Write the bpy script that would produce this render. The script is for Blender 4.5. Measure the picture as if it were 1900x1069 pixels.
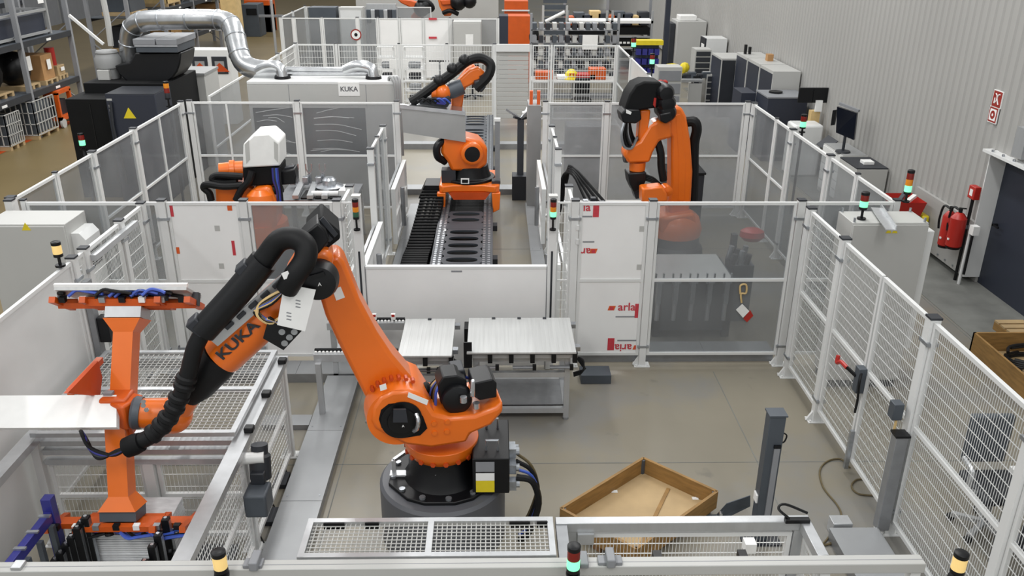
import bpy, bmesh, math, random
from mathutils import Vector as V, Matrix
random.seed(7)
for o in list(bpy.data.objects): bpy.data.objects.remove(o)
S = bpy.context.scene; COL = S.collection
# ---------------------------------------------------------------- camera
F_PX, PITCH, YAW, ROLL, CAM_H = 1588.347, .4018344, .0213024, .0062283, 5.19576
FWD = V((math.sin(YAW)*math.cos(PITCH), math.cos(YAW)*math.cos(PITCH), -math.sin(PITCH)))
_r = V((math.cos(YAW), -math.sin(YAW), 0)); _u = _r.cross(FWD)
RGT = _r*math.cos(ROLL)+_u*math.sin(ROLL); UPV = -_r*math.sin(ROLL)+_u*math.cos(ROLL)
EYE = V((0, 0, CAM_H))
cd = bpy.data.cameras.new('camera'); cam = bpy.data.objects.new('camera', cd); COL.objects.link(cam)
cd.sensor_width = 36; cd.lens = F_PX*36/1900; cd.clip_end = 300
cam.matrix_world = Matrix(((RGT.x, UPV.x, -FWD.x, 0), (RGT.y, UPV.y, -FWD.y, 0), (RGT.z, UPV.z, -FWD.z, CAM_H), (0, 0, 0, 1)))
S.camera = cam
# ---------------------------------------------------------------- world, lamps, exposure
w = bpy.data.worlds.new('hall_ambient'); S.world = w; w.use_nodes = True
w.node_tree.nodes['Background'].inputs[0].default_value = (.97, .99, 1, 1)
w.node_tree.nodes['Background'].inputs[1].default_value = .62
S.view_settings.view_transform = 'Standard'; S.view_settings.look = 'None'
S.view_settings.exposure = 0.22; S.view_settings.gamma = 1; S.view_settings.use_curve_mapping = False
def area(x, y, z, sx, sy, e, c=(1, .99, .97)):
    l = bpy.data.lights.new('hall_lamp', 'AREA'); l.shape = 'RECTANGLE'; l.size = sx; l.size_y = sy; l.energy = e; l.color = c
    o = bpy.data.objects.new('hall_lamp', l); COL.objects.link(o); o.location = (x, y, z)
for xx in (-9.5, -3.2, 3.4):
    for yy in (.5, 11.0, 18.5, 26, 34, 43):
        area(xx, yy, 9.0, .7, 4.5, 215 if yy < 8 else 240)  # nearest row is unseen, set above the camera to brighten facing sides
# ---------------------------------------------------------------- pixel rays of the photograph -> points of the hall
def ray(u, v): return FWD*F_PX+RGT*(u-950)-UPV*(v-534.5)
def aZ(u, v, z): d = ray(u, v); return EYE+d*((z-CAM_H)/d.z)
def aY(u, v, y): d = ray(u, v); return EYE+d*(y/d.y)
def aX(u, v, x): d = ray(u, v); return EYE+d*(x/d.x)
# ---------------------------------------------------------------- materials
MATS = {}
def lin(h):
    h = h.lstrip('#'); c = [int(h[i:i+2], 16)/255 for i in (0, 2, 4)]
    return tuple((x/12.92 if x <= .04045 else ((x+.055)/1.055)**2.4) for x in c)
def M(name, hx, rough=.5, metal=0, var=.08, scale=6, bump=0, spec=.5, stretch=None, emit=0, coat=0):
    m = bpy.data.materials.new(name); m.use_nodes = True; nt = m.node_tree; b = nt.nodes['Principled BSDF']
    c = lin(hx); tc = nt.nodes.new('ShaderNodeTexCoord'); mp = nt.nodes.new('ShaderNodeMapping'); n = nt.nodes.new('ShaderNodeTexNoise')
    nt.links.new(tc.outputs['Object'], mp.inputs[0]); nt.links.new(mp.outputs[0], n.inputs['Vector'])
    if stretch: mp.inputs['Scale'].default_value = stretch
    n.inputs['Scale'].default_value = scale; n.inputs['Detail'].default_value = 5
    r = nt.nodes.new('ShaderNodeValToRGB'); nt.links.new(n.outputs['Fac'], r.inputs[0])
    r.color_ramp.elements[0].position = .3; r.color_ramp.elements[1].position = .7
    r.color_ramp.elements[0].color = tuple(x*(1-var) for x in c)+(1,); r.color_ramp.elements[1].color = tuple(min(1, x*(1+var)) for x in c)+(1,)
    nt.links.new(r.outputs[0], b.inputs['Base Color'])
    b.inputs['Roughness'].default_value = rough; b.inputs['Metallic'].default_value = metal; b.inputs['Specular IOR Level'].default_value = spec
    if coat: b.inputs['Coat Weight'].default_value = coat; b.inputs['Coat Roughness'].default_value = .15
    if bump:
        bp = nt.nodes.new('ShaderNodeBump'); bp.inputs['Strength'].default_value = bump; nt.links.new(n.outputs['Fac'], bp.inputs['Height']); nt.links.new(bp.outputs[0], b.inputs['Normal'])
    if emit:
        nt.links.new(r.outputs[0], b.inputs['Emission Color']); b.inputs['Emission Strength'].default_value = emit
    MATS[name] = m; return m
def pane_mat(name, tint, haze, fac, rough=.12):
    m = bpy.data.materials.new(name); m.use_nodes = True; nt = m.node_tree; nt.nodes.clear()
    out = nt.nodes.new('ShaderNodeOutputMaterial'); t = nt.nodes.new('ShaderNodeBsdfTransparent'); t.inputs[0].default_value = lin(tint)+(1,)
    d = nt.nodes.new('ShaderNodeBsdfPrincipled'); d.inputs['Base Color'].default_value = lin(haze)+(1,); d.inputs['Roughness'].default_value = rough
    tc = nt.nodes.new('ShaderNodeTexCoord'); n = nt.nodes.new('ShaderNodeTexNoise'); n.inputs['Scale'].default_value = 1.3; n.inputs['Detail'].default_value = 3
    nt.links.new(tc.outputs['Object'], n.inputs['Vector'])
    mr = nt.nodes.new('ShaderNodeMapRange'); mr.inputs['From Min'].default_value = .3; mr.inputs['From Max'].default_value = .7
    mr.inputs['To Min'].default_value = fac*.75; mr.inputs['To Max'].default_value = fac*1.25; nt.links.new(n.outputs['Fac'], mr.inputs['Value'])
    mx = nt.nodes.new('ShaderNodeMixShader'); nt.links.new(mr.outputs[0], mx.inputs[0]); nt.links.new(t.outputs[0], mx.inputs[1]); nt.links.new(d.outputs[0], mx.inputs[2]); nt.links.new(mx.outputs[0], out.inputs[0])
    MATS[name] = m; return m
M('floor', '#827c6e', .33, 0, .07, .9, spec=.45); M('aisle', '#6f6040', .4, 0, .08, .7); M('concrete', '#6f706c', .7, 0, .2, 2.5)
M('wall', '#9f9e9b', .55, 0, .03, .5); M('white', '#d9dad9', .38, 0, .03, 3); M('whitepaint', '#d8d9d8', .3, 0, .03, 3); M('sheetwhite', '#e9e9e8', .45, 0, .04, 1.5)
M('cabinet', '#b3b3b0', .45, 0, .03, 1.5); M('cabinetdark', '#8f9090', .5, 0, .03, 2)
M('orange', '#e06b14', .34, 0, .05, 3, spec=.5, coat=.25); M('orangedark', '#b8430c', .45, 0, .1, 4); M('orangetool', '#c4520f', .4, 0, .07, 5)
M('black', '#0b0c0f', .42, 0, .15, 8, spec=.35); M('rubber', '#0b0c0e', .55, 0, .2, 14, spec=.3); M('blackmatt', '#08090b', .7, 0, .2, 6, spec=.25); M('trackgrey', '#3c4046', .45, .1, .08, 4); M('charcoal', '#26292f', .5, 0, .1, 4)
M('pedestal', '#55575c', .5, 0, .05, 2); M('steelgrey', '#4a5057', .5, .2, .08, 3); M('midgrey', '#84868a', .5, 0, .05, 3)
M('alu', '#b9bbbd', .34, .55, .06, 12, stretch=(1, 1, .2)); M('aludark', '#8f9194', .38, .5, .08, 10); M('duct', '#9a9c9e', .42, .4, .06, 3)
M('sheet', '#b7b8b7', .42, .25, .07, 30, stretch=(1, .04, .04)); M('steel', '#c9cbcf', .22, .9, .1, 8); M('galv', '#c2c4c6', .25, .9, .12, 5)
M('zinc', '#a9adb2', .3, .8, .15, 20); M('stackedge', '#e6e8ea', .35, .1, .12, 30, stretch=(.3, 1, 1))
M('wood', '#8f6d3c', .65, 0, .22, 5, bump=.1, stretch=(1, 1, 6)); M('woodpale', '#ac936c', .7, 0, .1, 4); M('wooddark', '#7d5a36', .7, 0, .2, 5); M('cardboard', '#a98053', .75, 0, .1, 4)
M('blue', '#2b2d7a', .4, 0, .1, 4); M('bluehose', '#3a56b0', .4, 0, .15, 12); M('red', '#a9241b', .4, 0, .06, 4); M('redsign', '#8f2318', .5, 0, .05, 4); M('redprint', '#c23a45', .5, 0, .1, 30); M('orangeprint', '#d35a20', .5, 0, .08, 30)
M('yellow', '#d8c321', .5, 0, .06, 6); M('navydoor', '#262b38', .5, 0, .08, 1.5); M('paper', '#e6e6e4', .6, 0, .03, 9); M('print', '#5c5c60', .6, 0, .1, 30)
M('cable', '#5e5236', .6, 0, .15, 20); M('tan', '#cdb07a', .6, 0, .1, 6)
M('lampred', '#7a1d14', .25, 0, .05, 8); M('lampamber', '#d9861c', .25, 0, .05, 8); M('lampgreenoff', '#2d5a43', .3, 0, .05, 8)
M('lampgreen', '#7dffb4', .3, 0, .02, 8, emit=.9); M('lampyellow', '#f2cf86', .3, 0, .05, 8, emit=.3)
pane_mat('pane', '#e2e4e5', '#b4b6b8', .28); pane_mat('panefront', '#e0e2e3', '#a6a8aa', .3, .2); pane_mat('paneclear', '#eaebec', '#b8babc', .2)
pane_mat('panefilm', '#3f4144', '#5b5d60', .55, .08)
M('panelgrey', '#a9aaaa', .3, .45, .12, 1.2); pane_mat('panehaze', '#e0e2e3', '#bfc1c3', .42, .25)
M('screen', '#10141f', .15, 0, .1, 3)
nt = MATS['floor'].node_tree; bsdf = nt.nodes['Principled BSDF']; old = bsdf.inputs['Base Color'].links[0].from_socket
n2 = nt.nodes.new('ShaderNodeTexNoise'); n2.inputs['Scale'].default_value = .55; n2.inputs['Detail'].default_value = 6; n2.inputs['Roughness'].default_value = .62
tcf = nt.nodes.new('ShaderNodeTexCoord'); nt.links.new(tcf.outputs['Object'], n2.inputs['Vector'])
rf_ = nt.nodes.new('ShaderNodeValToRGB'); rf_.color_ramp.elements[0].position = .47; rf_.color_ramp.elements[1].position = .6; nt.links.new(n2.outputs['Fac'], rf_.inputs[0])
mxf = nt.nodes.new('ShaderNodeMix'); mxf.data_type = 'RGBA'; nt.links.new(rf_.outputs[0], mxf.inputs[0]); nt.links.new(old, mxf.inputs[6]); mxf.inputs[7].default_value = lin('#7c7a75')+(1,)
n3_ = nt.nodes.new('ShaderNodeTexNoise'); n3_.inputs['Scale'].default_value = 3.1; n3_.inputs['Detail'].default_value = 4; nt.links.new(tcf.outputs['Object'], n3_.inputs['Vector'])
r3_ = nt.nodes.new('ShaderNodeValToRGB'); r3_.color_ramp.elements[0].position = .68; r3_.color_ramp.elements[1].position = .76; r3_.color_ramp.elements[1].color = (.55, .55, .55, 1); nt.links.new(n3_.outputs['Fac'], r3_.inputs[0])
mx2 = nt.nodes.new('ShaderNodeMix'); mx2.data_type = 'RGBA'; nt.links.new(r3_.outputs[0], mx2.inputs[0]); nt.links.new(mxf.outputs[2], mx2.inputs[6]); mx2.inputs[7].default_value = lin('#66625a')+(1,); nt.links.new(mx2.outputs[2], bsdf.inputs['Base Color'])
# ---------------------------------------------------------------- mesh building
ORG = {}
class MB:
    def __init__(s): s.v = []; s.f = []
    def add(s, vs, fs):
        b = len(s.v); s.v += [V(x) for x in vs]; s.f += [tuple(b+i for i in f) for f in fs]; return s
    def bx(s, x0, x1, y0, y1, z0, z1):
        return s.add([(x0, y0, z0), (x1, y0, z0), (x1, y1, z0), (x0, y1, z0), (x0, y0, z1), (x1, y0, z1), (x1, y1, z1), (x0, y1, z1)],
                     [(3, 2, 1, 0), (4, 5, 6, 7), (0, 1, 5, 4), (1, 2, 6, 5), (2, 3, 7, 6), (3, 0, 4, 7)])
    def beam(s, p, q, w, h, up=(0, 0, 1), caps=True):
        p = V(p); q = V(q); d = (q-p).normalized(); up = V(up)
        if abs(d.dot(up)) > .98: up = V((0, 1, 0))
        a = d.cross(up).normalized()*w/2; b = a.cross(d).normalized()*h/2
        vs = [p-a-b, p+a-b, p+a+b, p-a+b, q-a-b, q+a-b, q+a+b, q-a+b]
        fs = [(0, 1, 5, 4), (1, 2, 6, 5), (2, 3, 7, 6), (3, 0, 4, 7)]
        if caps: fs += [(3, 2, 1, 0), (4, 5, 6, 7)]
        return s.add(vs, fs)
    def ring(s, c, ax, r, n, ph=0):
        ax = V(ax).normalized(); t = V((0, 0, 1)) if abs(ax.z) < .9 else V((1, 0, 0)); a = ax.cross(t).normalized(); b = ax.cross(a)
        return [V(c)+a*(r*math.cos(ph+i*2*math.pi/n))+b*(r*math.sin(ph+i*2*math.pi/n)) for i in range(n)]
    def cyl(s, p, q, r0, r1=None, n=18, caps=True):
        r1 = r0 if r1 is None else r1; p = V(p); q = V(q)
        vs = s.ring(p, q-p, r0, n)+s.ring(q, q-p, r1, n); fs = [(i, (i+1) % n, n+(i+1) % n, n+i) for i in range(n)]
        if caps: fs += [tuple(range(n-1, -1, -1)), tuple(range(n, 2*n))]
        return s.add(vs, fs)
    def lathe(s, p, ax, prof, n=24):      # prof: (distance along axis, radius)
        p = V(p); ax = V(ax).normalized(); vs = []; fs = []
        for d, r in prof: vs += s.ring(p+ax*d, ax, max(r, 1e-4), n)
        for k in range(len(prof)-1):
            for i in range(n): fs.append((k*n+i, k*n+(i+1) % n, (k+1)*n+(i+1) % n, (k+1)*n+i))
        fs += [tuple(range(n-1, -1, -1)), tuple(range((len(prof)-1)*n, len(prof)*n))]
        return s.add(vs, fs)
    def tube(s, pts, r, n=8, sub=4, ribs=0):
        pts = [V(p) for p in pts]
        if len(pts) > 2 and sub > 1:
            P = [pts[0]*2-pts[1]]+pts+[pts[-1]*2-pts[-2]]; o = []
            for i in range(1, len(P)-2):
                for k in range(sub):
                    t = k/sub; a, b, c, d = P[i-1], P[i], P[i+1], P[i+2]
                    o.append(.5*((2*b)+(c-a)*t+(2*a-5*b+4*c-d)*t*t+(3*b-a-3*c+d)*t**3))
            pts = o+[pts[-1]]
        vs = []; fs = []; prev = None
        for i, p in enumerate(pts):
            d = (pts[min(i+1, len(pts)-1)]-pts[max(i-1, 0)]).normalized()
            if prev is None: t = V((0, 0, 1)) if abs(d.z) < .9 else V((1, 0, 0)); a = d.cross(t).normalized()
            else: a = (prev-d*prev.dot(d)).normalized()
            prev = a; b = d.cross(a); rr = r if not ribs else r*(1+ribs*(i % 2))
            vs += [p+a*(rr*math.cos(k*2*math.pi/n))+b*(rr*math.sin(k*2*math.pi/n)) for k in range(n)]
        m = len(pts)
        for j in range(m-1):
            for k in range(n): fs.append((j*n+k, j*n+(k+1) % n, (j+1)*n+(k+1) % n, (j+1)*n+k))
        fs += [tuple(range(n-1, -1, -1)), tuple(range((m-1)*n, m*n))]
        return s.add(vs, fs)
    def prism(s, poly, vec):
        poly = [V(p) for p in poly]; vec = V(vec); n = len(poly)
        return s.add(poly+[p+vec for p in poly], [tuple(range(n-1, -1, -1)), tuple(range(n, 2*n))]+[(i, (i+1) % n, n+(i+1) % n, n+i) for i in range(n)])
    def sph(s, c, r, n=14, m=8, sc=(1, 1, 1)):
        c = V(c); vs = [c+V((0, 0, r*sc[2]))]; fs = []
        for j in range(1, m):
            a = math.pi*j/m
            vs += [c+V((r*sc[0]*math.sin(a)*math.cos(i*2*math.pi/n), r*sc[1]*math.sin(a)*math.sin(i*2*math.pi/n), r*sc[2]*math.cos(a))) for i in range(n)]
        vs.append(c-V((0, 0, r*sc[2]))); L = len(vs)-1
        for i in range(n):
            fs.append((0, 1+i, 1+(i+1) % n)); fs.append((L, L-n+(i+1) % n, L-n+i))
            for j in range(m-2): a = 1+j*n; fs.append((a+i, a+n+i, a+n+(i+1) % n, a+(i+1) % n))
        return s.add(vs, fs)
    def build(s, name, mat, parent=None, bev=0, ang=35, label=None, kind=None, fix=False):
        org = ORG.get(parent, V((0, 0, 0))) if parent else V((0, 0, 0))
        if not parent:
            xs = [q.x for q in s.v]; ys = [q.y for q in s.v]; zs = [q.z for q in s.v]; org = V(((min(xs)+max(xs))/2, (min(ys)+max(ys))/2, min(zs)))
        me = bpy.data.meshes.new(name); me.from_pydata([tuple(q-org) for q in s.v], [], s.f); me.update()
        b = bmesh.new(); b.from_mesh(me); bmesh.ops.recalc_face_normals(b, faces=b.faces); b.to_mesh(me); b.free()
        me.polygons.foreach_set('use_smooth', [True]*len(me.polygons)); me.set_sharp_from_angle(angle=math.radians(ang))
        me.materials.append(MATS[mat] if isinstance(mat, str) else mat)
        o = bpy.data.objects.new(name, me); COL.objects.link(o)
        if parent: o.parent = parent
        else: o.location = org
        ORG[o] = org
        if bev:
            md = o.modifiers.new('bevel', 'BEVEL'); md.width = bev; md.segments = 2; md.limit_method = 'ANGLE'; md.angle_limit = math.radians(40)
        if label: o['label'] = label
        if kind: o['kind'] = kind
        return o
def T(name, label, cat, loc, group=None):
    o = bpy.data.objects.new(name, None); COL.objects.link(o); o.location = V(loc); o.empty_display_size = .1; ORG[o] = V(loc)
    return tag(o, label, cat, group)
def tag(o, label, cat, group=None):
    o['label'] = label; o['category'] = cat
    if group: o['group'] = group
    return o
def struct(o): o['kind'] = 'structure'; return o
def copy_tree(o, off, label=None, parent=None):
    c = o.copy(); COL.objects.link(c)
    if parent: c.parent = parent; ORG[c] = ORG[parent]
    else: c.location = o.location+V(off); ORG[c] = ORG[o]+V(off)
    if label: c['label'] = label
    for ch in list(o.children): copy_tree(ch, off, None, c)
    return c
def inst(o, off, parent):      # another piece of the same shape under the same parent
    c = o.copy(); COL.objects.link(c); c.parent = parent; c.location = o.location+V(off); ORG[c] = ORG[parent]; return c
def B(name, mat, parent, *a, **k): return MB().bx(*a).build(name, mat, parent, **k)
def text_mesh(txt, size, origin, xdir, ydir, mat, parent, name='lettering', depth=.002, bold=0, align='CENTER', wide=1):
    cu = bpy.data.curves.new('t', 'FONT'); cu.body = txt; cu.size = size; cu.extrude = depth; cu.align_x = align; cu.align_y = 'CENTER'; cu.offset = bold; cu.resolution_u = 3
    to = bpy.data.objects.new('t', cu); COL.objects.link(to); bpy.context.view_layer.update()
    me = bpy.data.meshes.new_from_object(to.evaluated_get(bpy.context.evaluated_depsgraph_get())); bpy.data.objects.remove(to)
    xd = V(xdir).normalized(); yd = V(ydir); yd = (yd-xd*yd.dot(xd)).normalized(); zd = xd.cross(yd)
    mt = Matrix(((xd.x, yd.x, zd.x, 0), (xd.y, yd.y, zd.y, 0), (xd.z, yd.z, zd.z, 0), (0, 0, 0, 1))); mt.translation = V(origin)-ORG[parent]
    me.transform(mt @ Matrix.Diagonal((wide, 1, 1, 1))); me.name = name; me.materials.clear(); me.materials.append(MATS[mat]); o = bpy.data.objects.new(name, me); COL.objects.link(o); o.parent = parent; ORG[o] = ORG[parent]; return o
# ================================================================ setting
f = struct(MB().bx(-26, 9.4, -1, 78, -.3, 0).build('floor', 'floor'))
MB().add([(-26, 5, .004), (-6.6, 5, .004), (-6.6, 30, .004), (-8.3, 32, .004), (-8.3, 78, .004), (-26, 78, .004)], [(0, 1, 2, 3, 4, 5)]).build('aisle_floor', 'aisle', f)  # aisle side of the floor in a browner colour
B('plinth_strip', 'concrete', f, 6.55, 7.9, 4, 30, 0, .006)
for i, (x0, x1, y0, y1) in enumerate(((-6, 6.5, 7.52, 7.53), (-6, 6.5, 13.95, 13.96), (-1.6, -1.59, 4, 9.5), (2.75, 2.76, 4, 9.5), (6.5, 6.515, 4, 30))):
    B('floor_joint', 'concrete', f, x0, x1, y0, y1, 0, .0025)
MB().add([(-12.4, 14, .0075), (-12.2, 14, .0075), (-11.3, 40, .0075), (-11.5, 40, .0075)], [(0, 1, 2, 3)]).build('aisle_line', 'orangedark', f)
# right wall: profiled sheet, one continuous corrugation
def corrugated(y0, y1, z0, z1, x, pitch=.2):
    m = MB(); prof = []; y = y0
    while y < y1:
        for dy, dx in ((0, 0), (.09, 0), (.12, .022), (.17, .022)):
            if y+dy <= y1: prof.append((y+dy, x+dx))
        y += pitch
    prof.append((y1, x)); n = len(prof)
    m.add([(a[1], a[0], z0) for a in prof]+[(a[1], a[0], z1) for a in prof]+[(x+.16, y0, z0), (x+.16, y1, z0), (x+.16, y0, z1), (x+.16, y1, z1)],
          [(i, i+1, n+i+1, n+i) for i in range(n-1)]+[(0, n, 2*n+2, 2*n), (n-1, 2*n+1, 2*n+3, 2*n-1), (2*n, 2*n+2, 2*n+3, 2*n+1)])
    return m
WX = 7.46
wr = struct(corrugated(12.42, 60, .1, 2.14, WX).build('wall_right', 'wall', ang=20))
corrugated(0.02, 60, 2.14, 9.2, WX).build('wall_panel', 'wall', wr, ang=20)
corrugated(0.02, 10.45, .1, 2.14, WX).build('wall_panel', 'wall', wr, ang=20)
B('wall_backing', 'wall', wr, WX+.16, WX+.2, 12.42, 60, 0, 9.2); B('wall_backing', 'wall', wr, WX+.16, WX+.2, 0, 10.45, 0, 9.2); B('wall_backing', 'wall', wr, WX+.16, WX+.2, 10.45, 12.42, 2.14, 9.2)
B('kick_panel', 'wall', wr, WX-.06, WX, 12.42, 14.4, .1, 1.0); B('reveal', 'whitepaint', wr, WX-.06, WX+.24, 12.4, 12.42, .1, 2.14); B('lintel_ledge', 'white', wr, WX-.14, WX+.02, 9.9, 12.5, 2.1, 2.14)
for k in range(6):
    a = MB().cyl((WX-.1, 10.9+k*.28, 2.14), (WX-.1, 10.9+k*.28, 2.17), .02, n=8).build('bolt', 'zinc', wr)
for k in range(8):
    MB().cyl((WX-.062, 12.5+k*.25, .16), (WX-.075, 12.5+k*.25, .16), .016, n=8).build('bolt', 'zinc', wr)
B('vent_box', 'alu', wr, WX-.1, WX+.01, 11.6, 11.85, 2.2, 2.62); B('vent_box', 'alu', wr, WX-.1, WX+.01, 11.2, 11.45, 2.2, 2.62)
dr = struct(MB().bx(WX+.2, WX+.26, 10.45, 12.42, 0, 2.14).build('door_1', 'navydoor')); dr['label'] = 'dark navy steel door set back into the white right wall'
h = MB().cyl((WX+.2, 12.25, 1.02), (WX+.12, 12.25, 1.02), .02, n=8); h.beam((WX+.13, 12.27, 1.02), (WX+.13, 12.1, 1.02), .02, .03); h.build('door_handle', 'black', dr)
wb = struct(MB().bx(-26, 9, 74, 74.3, 0, 12).build('wall_back', 'cabinetdark'))
wl = struct(MB().bx(-24.3, -24, 0, 74, 0, 10).build('wall_left', 'cabinetdark'))
for k in range(8): B('wall_panel', 'midgrey', wl, -24, -23.9, 14+k*6, 19.6+k*6, 0, 9)
# ================================================================ fences
H = 2.2
def d2(p0, p1): d = V((p1[0]-p0[0], p1[1]-p0[1], 0)); return d, d.length
def fpost(root, x, y, w=.07, z=H, foot=True, cl=True, dirx=True, z0=0):
    p = B('post', 'white', root, x-w/2, x+w/2, y-w/2, y+w/2, z0, z)
    B('post_cap', 'charcoal', p, x-w/2-.006, x+w/2+.006, y-w/2-.006, y+w/2+.006, z, z+.018)
    if foot:
        m = MB().bx(x-.1, x+.1, y-.07, y+.07, 0, .012)
        for a in (-.075, .075): m.cyl((x+a, y-.045, .012), (x+a, y-.045, .03), .014, n=6)
        m.prism([(x-w/2, y-.015, .012), (x-w/2-.07, y-.015, .012), (x-w/2, y-.015, .13)], (0, .03, 0)); m.build('foot_plate', 'white', p)
    if cl:
        for zz in (.28, z-.22):
            m = MB()
            if dirx: m.bx(x-w/2-.03, x+w/2+.03, y-w/2-.006, y+w/2+.006, zz-.015, zz+.015)
            else: m.bx(x-w/2-.006, x+w/2+.006, y-w/2-.03, y+w/2+.03, zz-.015, zz+.015)
            m.build('clamp', 'zinc', p)
    return p
def panel(root, p0, p1, kind, z0=.15, z1=H-.02, mids=(1.18,), fr=.036, vs=.03, hs=.1, wr_=.0034, name='panel_frame', verts=()):
    d, L = d2(p0, p1); d.normalize(); P = lambda s, z: V((p0[0], p0[1], 0))+d*s+V((0, 0, z))
    m = MB(); h = fr/2
    for z in (z0+h, z1-h)+tuple(mids): m.beam(P(0, z), P(L, z), fr, fr)
    for s in (h, L-h)+tuple(verts): m.beam(P(s, z0+.004), P(s, z1-.004), fr*.96, fr*.94, up=d)
    fo = m.build(name, 'white', root)
    zs = [z0]+list(mids)+[z1]; ss = [0]+list(verts)+[L]
    if kind == 'mesh':
        m = MB(); n = int((L-fr)/vs)
        for i in range(1, n): s = h+(L-fr)*i/n; m.beam(P(s, z0+fr), P(s, z1-fr), wr_, wr_, up=d, caps=False)
        n = int((z1-z0-fr)/hs)
        for i in range(1, n): z = z0+h+(z1-z0-fr)*i/n; m.beam(P(fr, z), P(L-fr, z), wr_*1.7, wr_*1.5, caps=False)
        m.build('wire_mesh', 'white', fo, kind='stuff')
    elif kind:
        mat = kind if isinstance(kind, str) else None
        for j in range(len(ss)-1):
            for i in range(len(zs)-1):
                k = mat or kind[i]
                t = .004 if k.startswith('pane') else .006
                m = MB().beam(P(ss[j]+h, (zs[i]+zs[i+1])/2), P(ss[j+1]-h, (zs[i]+zs[i+1])/2), t, zs[i+1]-zs[i]-fr*.6); m.build('pane' if k.startswith('pane') else 'sheet', k, fo)
    return fo
FY = 9.69
# --- front fence, left bay
fl = T('safety_fence', 'white post fence left of the track gap with glazed and white sheet bays', 'fence', (-3.6, FY, 0))
for x in (-5.66, -3.9, -2.95, -1.86): fpost(fl, x, FY, .085)
fpost(fl, -5.5, FY, .05)
panel(fl, (-5.47, FY), (-3.95, FY), 'pane')
wp = panel(fl, (-3.85, FY), (-3.0, FY), ('sheetwhite', 'sheetwhite'))
panel(fl, (-2.9, FY), (-1.91, FY), ('sheetwhite', 'panefront'))
panel(fl, (-1.81, FY), (-1.69, FY), 'mesh', vs=.04, hs=.12, fr=.02)
# red / orange stickers of the protective film on the left white sheet
for (u0, v0, u1, v1, mt) in ((313, 378, 323, 402, 'redprint'), (323, 459, 334, 471, 'orangeprint'), (421, 380, 431, 391, 'orangeprint'), (429, 447, 438, 474, 'redprint')):
    a = aY(u0, v0, FY-.006); b = aY(u1, v1, FY-.006); B('printed_sticker', mt, wp, a.x, b.x, FY-.007, FY-.0035, b.z, a.z)
for (u, v) in ((403, 424), (411, 494)):
    a = aY(u, v, FY-.006); MB().bx(a.x-.03, a.x+.03, FY-.006, FY-.0035, a.z-.035, a.z+.035).build('printed_mark', 'cabinet', wp)
# --- front fence, right bay
fr_ = T('safety_fence', 'white post fence right of the track gap with printed sheet and hazy pane', 'fence', (2.8, FY, 0))
for x in (.95, 1.87, 3.64): fpost(fr_, x, FY, .085)
fpost(fr_, 4.78, FY, .07)
panel(fr_, (.74, FY), (.9, FY), 'mesh', vs=.04, hs=.12, fr=.02)
wp2 = panel(fr_, (1.0, FY), (1.82, FY), ('sheetwhite', 'sheetwhite'))
panel(fr_, (1.92, FY), (3.59, FY), 'panefront')
panel(fr_, (3.7, FY), (4.74, FY), 'pane')
for z in (1.7, 1.88): MB().cyl((.985, FY-.05, z-.03), (.985, FY-.05, z+.03), .02, n=8).build('hinge', 'whitepaint', fr_)
def logo(u, v, txt, flip, sz=.1, wid=True):
    p = aY(u, v, FY-.008); xd = V((-1, 0, 0)) if flip else V((1, 0, 0)); yd = V((0, 0, -1)) if flip else V((0, 0, 1))
    text_mesh(txt, sz, p, xd, yd, 'redprint', wp2, 'printed_word', .0008, .002)
def lsq(u, v, s=.05):
    p = aY(u, v, FY-.007); MB().prism([p+V((-s, 0, -s*.6)), p+V((s*.6, 0, -s*.6)), p+V((s, 0, s*.6)), p+V((-s*.6, 0, s*.6))], (0, .003, 0)).build('printed_logo', 'orangeprint', wp2)
    MB().bx(p.x-s*.45, p.x+s*.45, p.y-.0015, p.y, p.z-s*.5, p.z+s*.4).build('printed_logo', 'redprint', wp2)
logo(1163, 570, 'arla', False, .15); lsq(1135, 572); logo(1156, 645, 'aria', True, .15); lsq(1181, 645); logo(1087, 467, 'ar', True, .14); lsq(1101, 466); logo(1089, 385, 'ia', False, .14)
for (u0, v0, u1, v1) in ((1101, 379, 1111, 403), (1179, 564, 1189, 590), (1128, 628, 1139, 650)):
    a = aY(u0, v0, FY-.007); b = aY(u1, v1, FY-.007); B('printed_sticker', 'redprint', wp2, a.x, b.x, FY-.007, FY-.0035, b.z, a.z)
for (u, v, l) in ((1160, 588, .24), (1163, 632, .24), (1092, 449, .14), (1090, 402, .12)):
    a = aY(u, v, FY-.007); B('printed_line', 'midgrey', wp2, a.x-l/2, a.x+l/2, FY-.007, FY-.0035, a.z-.009, a.z+.009)
for (u, v) in ((1191, 425), (1186, 496)):
    a = aY(u, v, FY-.006); B('printed_mark', 'cabinet', wp2, a.x-.03, a.x+.03, FY-.006, FY-.0035, a.z-.035, a.z+.035)
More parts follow.
